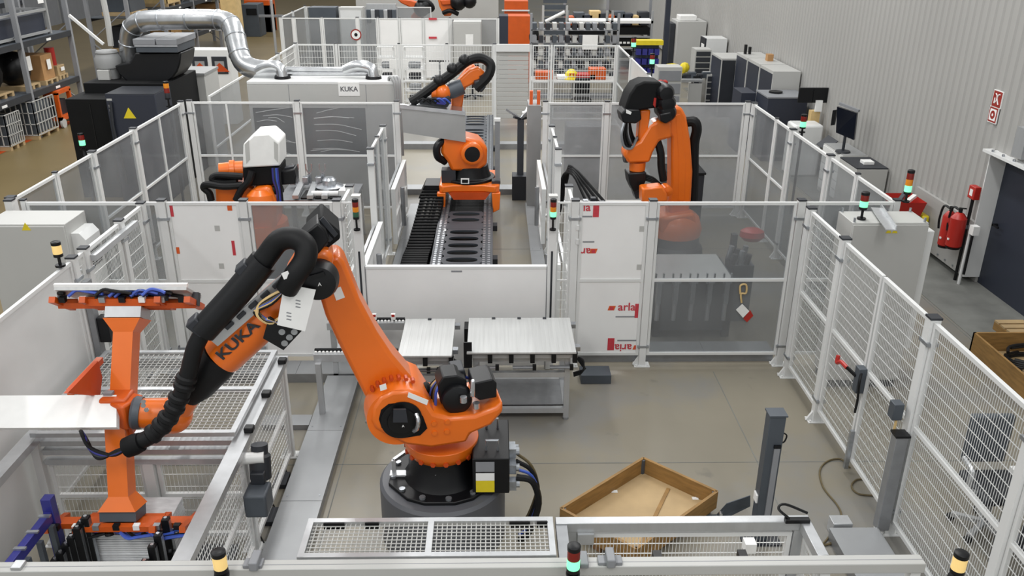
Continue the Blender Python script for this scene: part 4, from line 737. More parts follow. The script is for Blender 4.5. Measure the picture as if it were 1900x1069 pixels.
# clamping stations
s1 = T('clamp_station', 'aluminium clamping station with fork grippers beside the white hooded robot', 'clamp table', (-3.0, 13.9, 0))
for k in range(3): a = aZ(548+k*27, 366, 1.0); b_ = aZ(560+k*25, 340, 1.0); MB().beam(a, b_, .1, .06).build('support_bar', 'alu', s1); c = aZ(544+k*24, 340, 1.02); MB().bx(c.x-.05, c.x+.05, c.y-.06, c.y+.06, 1.0, 1.14).build('clamp_block', 'zinc', s1, bev=.01); B('slot', 'black', s1, a.x+.06, a.x+.24, a.y+.1, a.y+.55, .93, .96)
for k in range(3):
    c = aZ(550+k*25, 334, 1.05); f_ = MB().bx(c.x-.03, c.x+.03, c.y-.03, c.y+.03, 1.0, 1.16); f_.beam((c.x, c.y, 1.16), (c.x-.05, c.y, 1.24), .02, .02); f_.beam((c.x, c.y, 1.16), (c.x+.05, c.y, 1.24), .02, .02); f_.beam((c.x-.05, c.y, 1.24), (c.x-.05, c.y, 1.34), .02, .02); f_.beam((c.x+.05, c.y, 1.24), (c.x+.05, c.y, 1.34), .02, .02); f_.build('fork', 'zinc', s1)
B('frame', 'aludark', s1, -3.65, -2.35, 13.8, 14.8, .86, .93)
for (x, y) in ((-3.6, 13.85), (-2.4, 13.85), (-3.6, 14.75), (-2.4, 14.75)): B('leg', 'alu', s1, x-.04, x+.04, y-.04, y+.04, 0, .86)
c = aZ(612, 350, 1.0); MB().lathe(c, (0, 0, 1), [(0, .22), (.05, .24), (.08, .12), (.16, .12), (.2, .08)], 18).build('turn_head', 'zinc', s1); MB().cyl(c+V((.2, -.3, .0)), c+V((-.25, -.3, .0)), .05, n=10).build('air_cylinder', 'white', s1); B('side_box', 'whitepaint', s1, c.x+.2, c.x+.4, c.y-.3, c.y+.1, .6, 1.05)
s2 = T('clamp_station', 'clamping table with fork grippers behind the hazy right pane', 'clamp table', (2.65, 10.9, 0))
B('body', 'steelgrey', s2, 2.15, 3.2, 10.5, 11.35, .1, .84)
for (x, y) in ((2.2, 10.55), (3.15, 10.55), (2.2, 11.3), (3.15, 11.3)): B('leg', 'charcoal', s2, x-.05, x+.05, y-.05, y+.05, 0, .84)
for k in range(5):
    x = 2.17+k*.225; f_ = MB().bx(x-.03, x+.03, 10.36, 10.44, .55, .86); f_.beam((x-.05, 10.4, .86), (x-.05, 10.4, .98), .02, .03); f_.beam((x+.05, 10.4, .86), (x+.05, 10.4, .98), .02, .03); f_.bx(x-.06, x+.06, 10.38, 10.42, .84, .87); f_.build('fork', 'zinc', s2); MB().cyl((x, 10.4, .3), (x, 10.4, .55), .03, n=8).build('air_cylinder', 'alu', s2)
o = B('metal_sheet', 'sheet', None, 2.13, 3.15, 10.46, 11.36, .86, .885); tag(o, 'flat pale sheet on the clamping table behind the hazy right pane', 'metal sheet')
s3 = T('clamp_cluster', 'cluster of grey clamp cylinders beside the right cell table', 'clamp', (3.45, 11.2, 0)); B('stand', 'steelgrey', s3, 3.3, 3.6, 11.0, 11.4, 0, .85)
for k in range(6): a = V((3.3+.1*(k % 3), 11.05+.2*(k//3), .85)); MB().cyl(a, a+V((.03, 0, .15+.05*(k % 2))), .04, n=10).build('cylinder', ('charcoal', 'zinc')[k % 2], s3)
s4 = T('clamp_station', 'dark fixture table with hoses at the left of the right robot', 'clamp table', (1.75, 13.2, 0)); B('top', 'cabinet', s4, 1.35, 2.45, 12.9, 13.6, .92, 1.0); B('frame', 'charcoal', s4, 1.4, 2.4, 12.95, 13.55, .1, .92)
for k in range(7): a = V((1.45+.12*(k % 4), 12.95+.2*(k//4), 1.0)); MB().bx(a.x-.04, a.x+.04, a.y-.05, a.y+.05, 1.0, 1.1+.04*(k % 3)).build('clamp_block', ('black', 'zinc', 'charcoal')[k % 3], s4)
for k in range(4): MB().tube([(1.5+k*.1, 13.5, 1.0), (1.3, 13.9+k*.05, 1.35+k*.03), (1.15+k*.03, 14.2, 1.2), (1.12, 14.3, .5)], .025, n=6).build('hose', 'rubber', s4)
o = T('control_pillar', 'dark pillar with slotted panel behind the right rear glass', 'cabinet', (1.85, 16.6, 0)); B('body', 'charcoal', o, 1.4, 2.15, 16.4, 17, 0, 1.6); B('label', 'cabinet', o, 1.55, 1.7, 16.39, 16.4, 1.2, 1.24)
o = T('waste_bin', 'tall dark box behind the right robot arm', 'cabinet', (3.35, 14.9, 0)); B('body', 'charcoal', o, 3.05, 3.7, 14.6, 15.2, 0, 1.15, bev=.02); B('lid', 'black', o, 3.03, 3.72, 14.58, 15.22, 1.15, 1.19, bev=.01)
# hanging tag and red button inside the right pane
o = T('hanging_tag', 'red and white tag hanging from a yellow loop on the hazy pane', 'tag', aY(1383, 590, FY-.05)); p = aY(1376, 575, FY-.03); MB().prism([p+V((-.07, 0, .0)), p+V((0, 0, .08)), p+V((.1, 0, -.02)), p+V((.03, 0, -.11))], (0, .004, 0)).build('white_card', 'paper', o); p = aY(1388, 582, FY-.024); MB().prism([p+V((-.05, 0, -.07)), p+V((.02, 0, .05)), p+V((.07, 0, -.03)), p+V((0, 0, -.12))], (0, .004, 0)).build('red_card', 'red', o)
q = aY(1379, 537, FY-.03); MB().tube([q+V((-.03, 0, -.06)), q+V((-.04, 0, .05)), q+V((.03, 0, .06)), q+V((.04, 0, -.05)), q+V((-.02, 0, -.06)), q+V((0, 0, -.18))], .012, n=6).build('yellow_loop', 'tan', o)
o = T('stop_button', 'red mushroom button box on a dark stand behind the hazy pane', 'button', (3.55, 11.9, 0)); B('stand', 'charcoal', o, 3.5, 3.58, 11.85, 11.95, 0, 1.0); MB().lathe(aY(1393, 436, 11.9)-V((0, .06, 0)), (0, .1, 1), [(-.06, .12), (0, .18), (.08, .17), (.12, .1)], 20).build('button', 'red', o)
o = T('torch_stand', 'slim steel tool stand at the right edge of the track lane', 'tool stand', (.52, 17, 0)); B('post', 'steelgrey', o, .45, .58, 16.95, 17.08, 0, 1.62); B('foot', 'charcoal', o, .35, .7, 16.8, 17.15, 0, .5)
for k in range(6): a = k*1.05; MB().beam((.52, 17, 1.62), (.52+.3*math.cos(a), 17+.2*math.sin(a), 1.7+.12*(k % 2)), .04, .04).build('tool_arm', ('charcoal', 'zinc')[k % 2], o)
MB().cyl((.55, 17, 1.72), (.8, 17, 1.76), .06, n=10).build('torch_body', 'white', o)
o = T('lane_cabinet', 'tall grey panel cabinet behind the tool stand', 'cabinet', (.8, 16.4, 0)); B('body', 'cabinetdark', o, .63, .88, 16.2, 16.8, 0, 2.05); 
for x in (.66, .8): MB().bx(x, x+.06, 16.3, 16.4, 2.05, 2.3).build('orange_guide', 'orangeprint', o)
# ================================================================ signal lamps
def tower(p, segs, lab, r=.035, sh=.055, stem=.14, pole=0):
    p = V(p); t = T('signal_lamp', lab, 'signal lamp', p)
    m = MB().cyl(p, p+V((0, 0, .02)), r*1.1, n=12); m.cyl(p+V((0, 0, .02)), p+V((0, 0, stem)), r*.35, n=8); m.cyl(p+V((0, 0, stem)), p+V((0, 0, stem+.03)), r*1.02, n=14); m.build('stem', 'black', t)
    if pole: MB().cyl((p.x, p.y, 0), p, .025, n=8).build('pole', 'charcoal', t)
    z = stem+.03
    for s in segs: MB().lathe(p+V((0, 0, z)), (0, 0, 1), [(0, r), (.004, r), (sh-.006, r), (sh, r*.97)], 18).build('lens', s, t); z += sh
    MB().lathe(p+V((0, 0, z)), (0, 0, 1), [(0, r*1.03), (.03, r*1.03), (.036, r*.8)], 18).build('cap', 'black', t); return t
G, A_, R_ = 'lampgreen', 'lampamber', 'lampred'
tower(aZ(1063, 1066, RZ+.02), (G, R_), 'red and green signal lamp standing on the front rail', .044, .075, .03)
tower(aZ(412, 1068, RZ+.02), ('lampyellow',), 'amber beacon on the front rail beside the mesh station', .046, .1, .04)
tower(aZ(1772, 1075, RZ+.02), ('lampyellow',), 'amber beacon at the bottom right corner rail', .046, .1, .06)
p = aX(112, 492, LX); tower((LX, p.y, 2.2), ('lampyellow',), 'lit amber beacon on top of the solid left fence sheet', .042, .085, .1)
tower((-1.62, FY-.15, 1.88), ('lampgreenoff', A_, R_), 'red and amber lamp on the left light curtain column', .035, .06, .14)
tower((.68, FY-.15, 1.88), (G, A_, R_), 'lit green lamp on the right light curtain column', .035, .06, .14)
tower(aZ(1598, 407, 2.12), (G, R_), 'lit green lamp standing on the grey cabinet by the right fence', .045, .07, .12)
p = aX(1666, 362, 4.85); tower((4.85, 9.62, 2.2), (G, A_, R_), 'green amber red lamp at the right end of the front fence', .04, .075, .1)
tower(aY(1488, 246, 15.9), (G, R_), 'red and green lamp beside the white rounded machine', .055, .1, .08, 1)
tower(aY(155, 278, 16.3), (G, R_), 'red and green lamp low on the black filter unit', .055, .1, .06, 1); tower(aY(314, 198, 16.35), ('charcoal', R_, A_), 'unlit red lamp between filter unit and glazed fence', .05, .09, .14, 1)
tower(aY(1175, 95, 26), (G, R_), 'green lit lamp by the blue boxes behind the far fence', .07, .12, .1, 1); tower(aY(1209, 128, 22), (G, R_), 'green lit lamp at the tool trolley railing', .06, .11, .1, 1)
# ================================================================ control cabinets beside the cells
cb = T('control_cabinet', 'tall pale grey control cabinet outside the right mesh fence', 'cabinet', (4.46, 9.3, 0))
B('body', 'cabinet', cb, 4.03, 4.9, 9.09, 9.52, .1, 2.12, bev=.006); B('plinth', 'charcoal', cb, 4.05, 4.88, 9.11, 9.5, 0, .1); B('door', 'cabinet', cb, 4.035, 4.895, 9.07, 9.09, .13, 2.1, bev=.005); ac = B('cooling_unit', 'whitepaint', cb, 4.9, 5.02, 9.15, 9.46, .5, 2.0, bev=.01)
p = aY(1655, 428, 9.07)
for dx in (-.035, .035): MB().prism([(p.x+dx-.033, 9.066, p.z-.03), (p.x+dx+.033, 9.066, p.z-.03), (p.x+dx, 9.066, p.z+.03)], (0, .004, 0)).build('warning_triangle', 'yellow', cb)
for x in (4.06, 4.86):
    for y in (9.12, 9.49): MB().cyl((x, y, 2.12), (x, y, 2.17), .014, n=8).build('eye_bolt', 'zinc', cb)
a = aZ(1625, 386, 2.15); b = aZ(1652, 425, 2.15); o = MB().beam(a, b+(b-a)*.05, .11, .012); o.beam(a+V((.055, 0, .02)), b+(b-a)*.05+V((.055, 0, .02)), .012, .06); o = o.build('angle_profile', 'alu'); tag(o, 'bent aluminium angle profile lying on the right control cabinet', 'metal profile')
cl_ = T('control_cabinet', 'tall pale grey control cabinet at the left edge by the mesh fence', 'cabinet', (-5.3, 9.3, 0))
B('body', 'cabinet', cl_, -5.65, -4.75, 9.06, 9.56, .1, 2.12, bev=.006); B('plinth', 'charcoal', cl_, -5.62, -4.78, 9.08, 9.54, 0, .1); B('door', 'cabinet', cl_, -5.645, -4.755, 9.04, 9.06, .13, 2.1, bev=.005); ac = MB().prism([(-4.75, 9.15, .8), (-4.6, 9.15, .8), (-4.6, 9.15, 1.9), (-4.66, 9.15, 1.98), (-4.75, 9.15, 1.98)], (0, .36, 0)).build('cooling_unit', 'whitepaint', cl_)
for k in range(9): B('vent_slat', 'charcoal', ac, -4.6, -4.597, 9.2, 9.46, 1.55+k*.03, 1.565+k*.03)
p = aY(48, 421, 9.04); MB().prism([(p.x-.05, 9.036, p.z-.04), (p.x+.05, 9.036, p.z-.04), (p.x, 9.036, p.z+.05)], (0, .004, 0)).build('warning_triangle', 'yellow', cl_)
o = T('cable_tub', 'small tan tub with cables at the left edge below the cabinet', 'tub', (-4.62, 7.3, 0)); B('stand', 'charcoal', o, -4.85, -4.5, 7.15, 7.45, 0, 1.2); MB().lathe((-4.68, 7.25, 1.2), (0, 0, 1), [(0, .14), (.28, .16), (.3, .15)], 18).build('tub', 'tan', o); B('pipe_holder', 'alu', o, -4.5, -4.44, 7.2, 7.3, .6, 1.35)
# small grey box on left front fence sheet
o = B('junction_box', 'cabinet', None, -3.72, -3.2, FY-.22, FY-.02, .28, .68, bev=.008); tag(o, 'light grey junction box low on the left white sheet fence', 'junction box')
# ================================================================ crate, post and cables on the floor
cr = T('wooden_crate', 'open shallow wooden crate standing askew on the floor', 'crate', (1.35, 6.55, 0))
A = [V((.6, 6.44, 0)), V((1.49, 7.24, 0)), V((2.1, 6.68, 0)), V((1.21, 5.88, 0))]
cc = sum(A, V())/4
MB().prism([q+V((0, 0, .07)) for q in A], (0, 0, .02)).build('floor_board', 'woodpale', cr)
for i in range(4):
    a, b = A[i], A[(i+1) % 4]
    for k in range(1): MB().beam(a+V((0, 0, .165)), b+V((0, 0, .165)), .028, .19).build('side_board', 'wood', cr)
    MB().cyl(a+(cc-a).normalized()*.03+V((0, 0, .09)), a+(cc-a).normalized()*.03+V((0, 0, .25)), .02, n=6).build('corner_hinge', 'steelgrey', cr)
MB().beam((1.25, 6.02, .094), (1.7, 6.95, .094), .035, .01).build('floor_batten', 'wood', cr)
for i in range(3): a = A[0].lerp(A[3], .1+.4*i); b = A[1].lerp(A[2], .1+.4*i); MB().beam(a+V((0, 0, .035)), b+V((0, 0, .035)), .09, .06).build('runner', 'wooddark', cr)
for (u, v) in ((1140, 912), (1290, 925), (1205, 872)): p = aZ(u, v, .093); MB().bx(p.x-.03, p.x+.03, p.y-.02, p.y+.02, .091, .096).build('paper_scrap', 'paper', cr)
o = T('steel_plate', 'bent dark steel plate leaning beside the wooden crate', 'steel plate', (2.2, 6.3, 0)); p = [aZ(1330, 955, .1), aZ(1348, 935, .2), aZ(1392, 920, .2), aZ(1392, 940, .08), aZ(1335, 968, .03)]; MB().prism(p, (.005, .012, .0)).build('plate', 'steelgrey', o); MB().beam(aZ(1310, 965, .03), aZ(1345, 962, .03), .08, .05).build('foot', 'steelgrey', o); p = aZ(1337, 953, .14); MB().cyl(p-V((0, .02, 0)), p+V((0, .02, 0)), .015, n=8).build('bolt', 'steel', o)
ds = T('sensor_post', 'dark grey sensor post with a pale strip standing beside the crate', 'post', (2.42, 6.3, 0))
B('column', 'steelgrey', ds, 2.35, 2.49, 6.26, 6.38, .015, 1.33, bev=.006); B('top_plate', 'steelgrey', ds, 2.34, 2.5, 6.25, 6.39, 1.33, 1.345); B('foot_plate', 'charcoal', ds, 2.25, 2.6, 6.2, 6.45, 0, .015); B('light_strip', 'midgrey', ds, 2.42, 2.47, 6.245, 6.26, .15, 1.02); B('strip_cap', 'black', ds, 2.415, 2.475, 6.243, 6.26, 1.02, 1.05); MB().tube([(2.49, 6.3, 1.15), (2.53, 6.3, 1.12), (2.52, 6.3, 1.06), (2.49, 6.3, 1.04)], .007, n=6).build('cable', 'black', ds); B('white_bracket', 'paper', ds, 2.335, 2.35, 6.28, 6.36, .42, .5)
fc = MB().tube([aZ(u, v, .012) for u, v in ((1577, 868), (1560, 852), (1535, 856), (1521, 874), (1528, 905), (1552, 935), (1561, 955), (1553, 975), (1535, 1000), (1527, 1012), (1560, 1000), (1608, 980))], .009, n=6); fc.tube([aZ(u, v, .012) for u, v in ((1527, 1012), (1560, 1008), (1598, 1018), (1605, 1036), (1580, 1046), (1545, 1038), (1530, 1020))], .009, n=6); fc.tube([aZ(u, v, .012) for u, v in ((1612, 890), (1590, 890), (1580, 902), (1592, 916), (1622, 920))], .009, n=6)
fc = fc.build('floor_cable', 'cable'); tag(fc, 'brown cable lying in loops on the floor by the right fence', 'cable')
o = B('connector_block', 'alu', None, 3.1, 3.28, 6.32, 6.45, 0, .15, bev=.005); tag(o, 'small silver connector block at the end of the grey cable box', 'connector')
o = T('floor_bracket', 'dark drive feet and cable beside the mesh station wall', 'bracket', (-2.02, 6.6, 0))
for (u, v) in ((520, 888), (505, 955)): p = aZ(u, v, .04); MB().bx(p.x-.05, p.x+.08, p.y-.12, p.y+.1, 0, .05).build('foot', 'charcoal', o)
MB().tube([aZ(u, v, .01) for u, v in ((530, 872), (536, 890), (512, 905), (500, 925), (510, 945), (492, 965), (480, 985), (490, 1008))], .008, n=6).build('cable', 'black', o)
# ================================================================ right of the cells: wall equipment
def wallsign(u, v, s, lab, inner):
    p = aX(u, v, WX-.01); t = T('wall_sign', lab, 'sign', p); h = s/2
    MB().bx(p.x-.006, p.x+.01, p.y-h, p.y+h, p.z-h, p.z+h).build('plate', 'paper', t); MB().bx(p.x-.009, p.x-.006, p.y-h*.9, p.y+h*.9, p.z-h*.9, p.z+h*.9).build('red_field', 'redsign', t)
    if inner:
        MB().bx(p.x-.011, p.x-.009, p.y-h*.7, p.y+h*.7, p.z-h*.7, p.z+h*.7).build('white_field', 'paper', t); MB().lathe(p-V((.011, 0, 0)), (-1, 0, 0), [(0, h*.52), (.002, h*.52)], 20).build('red_disc', 'redsign', t); MB().lathe(p-V((.013, 0, 0)), (-1, 0, 0), [(0, h*.18), (.002, h*.18)], 12).build('white_dot', 'paper', t)
    else:
        MB().tube([p+V((-.011, a*h, b*h)) for a, b in ((-.55, .6), (-.2, .5), (-.05, .1), (-.25, -.3), (-.5, -.6))], h*.08, n=6).build('hose_symbol', 'paper', t); MB().tube([p+V((-.011, a*h, b*h)) for a, b in ((.4, .6), (.1, .4), (.05, -.1), (.3, -.5))], h*.07, n=6).build('hose_symbol', 'paper', t); MB().beam(p+V((-.011, .45*h, .1*h)), p+V((-.011, .45*h, -.55*h)), .002, h*.2).build('valve_symbol', 'paper', t)
wallsign(1851, 184, .25, 'dark red fire hose sign, upper of two on the white wall', 0); wallsign(1843, 213, .24, 'dark red and white ring sign, lower of two on the wall', 1)
def extinguisher(u, v, r, h, lab):
    p = aX(u, v, WX-.26); t = T('fire_extinguisher', lab, 'fire extinguisher', p)
    MB().lathe(p, (0, 0, 1), [(0, r*.8), (.02, r), (h*.78, r), (h*.9, r*.55), (h*.93, r*.3)], 20).build('cylinder', 'red', t); MB().lathe(p-V((0, 0, .03)), (0, 0, 1), [(0, r*.85), (.03, r*.9)], 16).build('foot_ring', 'black', t)
    q = p+V((0, 0, h*.93)); m = MB().cyl(q, q+V((0, 0, .06)), .03, n=8); m.beam(q+V((0, .03, .06)), q+V((0, -.13, .1)), .03, .02); m.build('valve', 'black', t); MB().tube([q+V((0, .03, .03)), q+V((-.04, .16, .03)), q+V((-.05, .2, -.2)), q+V((-.05, .17, -.35))], .018, n=6).build('hose', 'black', t)
    B('label', 'paper', t, p.x-r-.004, p.x-r+.01, p.y-.05, p.y-.01, p.z+h*.2, p.z+h*.25); B('wall_bracket', 'zinc', t, p.x+r*.7, WX-.06, p.y-.04, p.y+.04, p.z+h*.5, p.z+h*.6)
extinguisher(1751, 455, .1, .62, 'red fire extinguisher on the wall, farther of the pair'); extinguisher(1768, 457, .12, .6, 'red fire extinguisher on the wall, nearer the call point')
cp = T('call_point', 'red alarm box on a slim pole beside the door', 'alarm box', (WX-.12, 12.75, 0)); p = aX(1808, 357, WX-.12); B('box', 'red', cp, p.x-.05, p.x+.05, p.y-.09, p.y+.09, p.z-.1, p.z+.1, bev=.01); B('glass', 'paper', cp, p.x-.053, p.x-.05, p.y-.04, p.y+.04, p.z-.05, p.z+.05); MB().cyl((p.x, p.y, 0), (p.x, p.y, p.z-.1), .025, n=8).build('pole', 'black', cp); MB().cyl((p.x-.02, p.y-.16, 0), (p.x-.02, p.y-.16, .9), .025, n=8).build('conduit', 'white', cp); B('socket', 'paper', cp, p.x-.06, p.x+.04, p.y-.3, p.y-.18, .86, 1.0); MB().cyl((p.x-.02, p.y-.24, .2), (p.x-.02, p.y-.24, .86), .02, n=8).build('conduit', 'black', cp)
# red tub on a black and yellow case
o = T('tool_case', 'black and yellow case under the red tub by the wall', 'case', (7.12, 13.9, 0)); B('body', 'black', o, 6.85, 7.25, 13.7, 14.3, 0, .66, bev=.02); B('yellow_end', 'yellow', o, 7.25, 7.38, 13.7, 14.3, 0, .68, bev=.03)
o = T('red_tub', 'red plastic tub with tools on the black and yellow case', 'tub', (7.05, 14, .68)); m = MB().add([(6.84, 13.72, .68), (7.22, 13.72, .68), (7.22, 14.2, .68), (6.84, 14.2, .68), (6.8, 13.68, .92), (7.27, 13.68, .92), (7.27, 14.26, .92), (6.8, 14.26, .92)], [(0, 1, 2, 3), (0, 1, 5, 4), (1, 2, 6, 5), (2, 3, 7, 6), (3, 0, 4, 7)]); m.build('shell', 'red', o); MB().beam((6.9, 13.9, .9), (7.1, 14.1, 1.02), .06, .05).build('grey_tool', 'steelgrey', o); MB().beam((7.0, 13.85, .88), (7.2, 14.0, .95), .07, .05).build('white_tool', 'paper', o)
# desks, monitors
dk = T('workbench', 'grey bench with dark top beside the wall nearest the red tub', 'bench', (7.1, 16.0, 0)); B('body', 'cabinet', dk, 6.82, 7.42, 15.6, 16.45, 0, .98, bev=.008); B('dark_top', 'charcoal', dk, 6.82, 7.42, 15.6, 16.45, .98, 1.0); o = B('router_box', 'paper', None, 7.05, 7.25, 15.85, 16.05, 1.0, 1.06, bev=.006); tag(o, 'small white device box on the dark bench top', 'device')
dk2 = T('drawer_cabinet', 'low grey drawer cabinet with beige top behind the dark bench', 'cabinet', (7.1, 17.1, 0)); B('body', 'cabinet', dk2, 6.9, 7.42, 16.55, 17.6, 0, 1.0, bev=.008); B('top', 'cabinetdark', dk2, 6.92, 7.4, 16.57, 17.58, 1.0, 1.012)
for k in range(5): B('drawer', 'whitepaint', dk2, 6.88, 6.9, 16.6, 17.55, .1+k*.18, .26+k*.18)
tv = T('monitor_stand', 'large dark screen on a stand facing the cells by the wall', 'monitor', (6.95, 16.9, 0)); p = aY(1570, 225, 16.75); MB().prism([aY(1553, 198, 16.95), aY(1590, 210, 16.6), aY(1584, 260, 16.6), aY(1551, 246, 16.95)], (.05, .06, 0)).build('screen', 'screen', tv); MB().beam(aY(1558, 192, 16.95), aY(1594, 206, 16.6), .06, .05).build('top_bar', 'midgrey', tv); MB().prism([aY(1545, 205, 17.0), aY(1552, 204, 16.98), aY(1548, 232, 16.98), aY(1541, 233, 17.0)], (.04, .05, 0)).build('side_speaker', 'black', tv); MB().cyl(p+V((.05, .05, -.3)), V((p.x+.05, p.y+.05, 1.012)), .03, n=8).build('pole', 'charcoal', tv); MB().lathe((p.x+.05, p.y+.05, 1.012), (0, 0, 1), [(0, .15), (.03, .14), (.04, .04)], 16).build('foot', 'charcoal', tv)
o = T('white_machine', 'white rounded housing beside the wall behind the laptop', 'machine', (7.1, 19.4, 0)); p = aY(1520, 215, 19.3); MB().bx(6.6, 7.25, 18.6, 19.15, 0, 1.16).build('housing', 'whitepaint', o, bev=.05)
o = T('laptop', 'open dark laptop on a small stand beside the white machine', 'laptop', (6.95, 17.95, 0)); p = aY(1537, 262, 17.95); MB().beam(p+V((-.15, -.02, -.13)), p+V((.12, .05, .05)), .02, .3, up=(0, 1, .5)).build('screen', 'charcoal', o); B('base', 'black', o, p.x-.15, p.x+.15, 17.75, 17.95, p.z-.2, p.z-.18); B('stand', 'steelgrey', o, p.x-.04, p.x+.04, 17.8, 17.9, 0, p.z-.2)
mo = T('monitor', 'pair of dark monitors seen from behind above the white machine', 'monitor', (7.0, 19.8, 0)); 
for (a, b) in ((1484, 1508), (1510, 1534)): q = aY(a, 163, 19.2); r = aY(b, 191, 19.2); B('screen', 'black', mo, q.x, r.x, 19.2, 19.25, r.z, q.z, bev=.008)
q = aY(1512, 205, 19.3); B('stand', 'tan', mo, q.x-.1, q.x+.1, 19.22, 19.4, 0, q.z); B('white_arm', 'paper', mo, q.x-.05, q.x+.1, 19.16, 19.2, q.z, q.z+.25)
bc = T('black_cabinet', 'black equipment cabinet with grey top at the right rear fence corner', 'cabinet', (6.9, 20.4, 0)); B('body', 'navydoor', bc, 6.36, 7.3, 19.95, 20.9, 0, 1.5, bev=.01); B('top', 'midgrey', bc, 6.35, 7.31, 19.94, 20.91, 1.5, 1.53); MB().lathe((6.7, 20.5, 1.53), (0, 0, 1), [(0, .16), (.04, .16)], 14).build('cable_coil', 'black', bc); B('side_wing', 'navydoor', bc, 6.0, 6.36, 20.9, 21.7, 0, 1.45)
# shelf cabinets with dark fronts along the wall
sc = T('shelf_cabinet', 'row of pale cabinets with dark open fronts along the wall', 'cabinet', (7.0, 23, 0))
for k, (u, v) in enumerate(((1395, 105), (1420, 115), (1445, 127))):
    y = 24.4-k*1.15; B('carcass', 'cabinet', sc, 6.75, 7.42, y-1.1, y, 0, 1.95); B('dark_front', 'navydoor', sc, 6.74, 6.75, y-1.05, y-.05, .1, 1.88)
for k, (u) in enumerate((1384, 1398)): B('ornament', 'black', sc, 6.85+k*.12, 6.91+k*.12, 24.0, 24.1, 1.95, 2.2-.06*k)
B('cardboard_box', 'cardboard', sc, 7.1, 7.25, 22.7, 22.9, 1.95, 2.12)
sc2 = T('shelf_cabinet', 'single dark fronted cabinet left of the pale cabinet row', 'cabinet', (6.7, 25.2, 0)); B('carcass', 'cabinet', sc2, 6.4, 7.2, 24.6, 25.8, 0, 1.75); B('dark_front', 'navydoor', sc2, 6.39, 6.4, 24.65, 25.75, .1, 1.7); B('dark_end', 'charcoal', sc2, 6.42, 7.18, 24.59, 24.6, .1, 1.7)
def drawers(name, lab, u0, v0, u1, v1, Y, n, dep=.6, face='charcoal', body='cabinet'):
    a = aY(u0, v0, Y); b = aY(u1, v1, Y); t = T(name, lab, 'drawer unit', ((a.x+b.x)/2, Y, 0)); B('body', body, t, a.x, b.x, Y, Y+dep, .05, a.z)
    hh = (a.z-.1)/n
    for k in range(n): B('drawer', face, t, a.x+.03, b.x-.03, Y-.02, Y, .08+k*hh, .08+k*hh+hh*.78)
    return t
drawers('drawer_cabinet', 'tall grey drawer tower left of the white locker', 1291, 92, 1312, 185, 27, 9); drawers('drawer_cabinet', 'second grey drawer tower in front of the white locker', 1312, 138, 1342, 188, 25.5, 6)
o = T('locker', 'white locker with papers on its side by the wall', 'locker', (6.9, 28, 0)); a = aY(1312, 72, 28); b = aY(1350, 72, 28); B('body', 'whitepaint', o, a.x, b.x, 28, 28.8, 0, a.z); B('dark_side', 'charcoal', o, a.x-.05, a.x, 28.05, 28.7, .3, a.z); B('paper', 'paper', o, a.x-.055, a.x-.05, 28.1, 28.5, 1.2, 1.7)
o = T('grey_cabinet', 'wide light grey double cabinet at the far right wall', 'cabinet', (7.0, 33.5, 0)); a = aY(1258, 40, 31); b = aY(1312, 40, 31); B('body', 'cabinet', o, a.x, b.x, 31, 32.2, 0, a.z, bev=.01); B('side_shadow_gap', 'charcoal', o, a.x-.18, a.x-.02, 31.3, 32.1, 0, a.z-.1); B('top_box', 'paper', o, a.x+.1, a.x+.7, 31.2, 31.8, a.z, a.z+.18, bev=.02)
# trolleys between far fence and wall
tr = drawers('tool_trolley', 'grey tool trolley with drawers beside the far side fence', 1222, 125, 1262, 180, 24.5, 4, face='midgrey'); 
o = T('steel_cart', 'steel cart on castors carrying yellow cloth and tools', 'cart', (5.4, 25.5, 0)); a = aY(1262, 120, 25.3); b = aY(1300, 175, 25.3); B('top', 'alu', o, a.x-1.2, b.x, 25.2, 26.4, 1.0, 1.05); 
for (x, y) in ((a.x, 25.3), (b.x-.05, 25.3), (a.x, 26.3), (b.x-.05, 26.3)): B('leg', 'alu', o, x-.03, x+.03, y-.03, y+.03, .1, 1.0); MB().cyl((x-.03, y, .06), (x+.03, y, .06), .06, n=12).build('castor', 'black', o)
B('side_panel', 'cabinet', o, a.x+.3, b.x, 25.22, 25.26, .3, .95)
p = aY(1248, 113, 26); p.z = 1.2; m = MB().sph(p, .3, 9, 6, (1.2, .8, .7)); [m.sph(p+V((dx, -.1, dz)), .16, 8, 5) for dx, dz in ((.25, -.15), (-.2, -.2), (.35, .1))]; o = m.build('yellow_cloth', 'yellow'); tag(o, 'crumpled yellow cloth on the steel cart', 'cloth')
for k in range(6): p = aY(1268+k*9, 112-(k % 2)*4, 25.6); o = MB().bx(p.x-.12, p.x+.12, p.y-.08, p.y+.1, 1.05, 1.12+.05*(k % 3)).build('hand_tool', ('black', 'charcoal', 'steelgrey')[k % 3], None, bev=.01); tag(o, 'dark hand tool lying on the steel cart, %s from the yellow cloth' % ('first', 'second', 'third', 'fourth', 'fifth', 'sixth')[k], 'tool')
o = T('bin_shelf', 'small shelf of blue storage bins behind the far fence corner', 'shelf', (4.2, 28, 0)); a = aY(1180, 85, 28); b = aY(1225, 85, 28); B('frame', 'steelgrey', o, a.x, b.x, 28.2, 28.3, 0, a.z)
for r in range(3):
    for k in range(4): x = a.x+(b.x-a.x)*k/4; B('bin', 'blue', o, x+.02, x+(b.x-a.x)/4-.02, 27.95, 28.2, a.z-.28-r*.3, a.z-.1-r*.3)
B('yellow_tray', 'yellow', o, a.x-.1, b.x+.1, 28.0, 28.4, a.z+.02, a.z+.16); B('dark_post', 'navydoor', o, b.x+.1, b.x+.25, 28, 28.15, 0, 3.4)
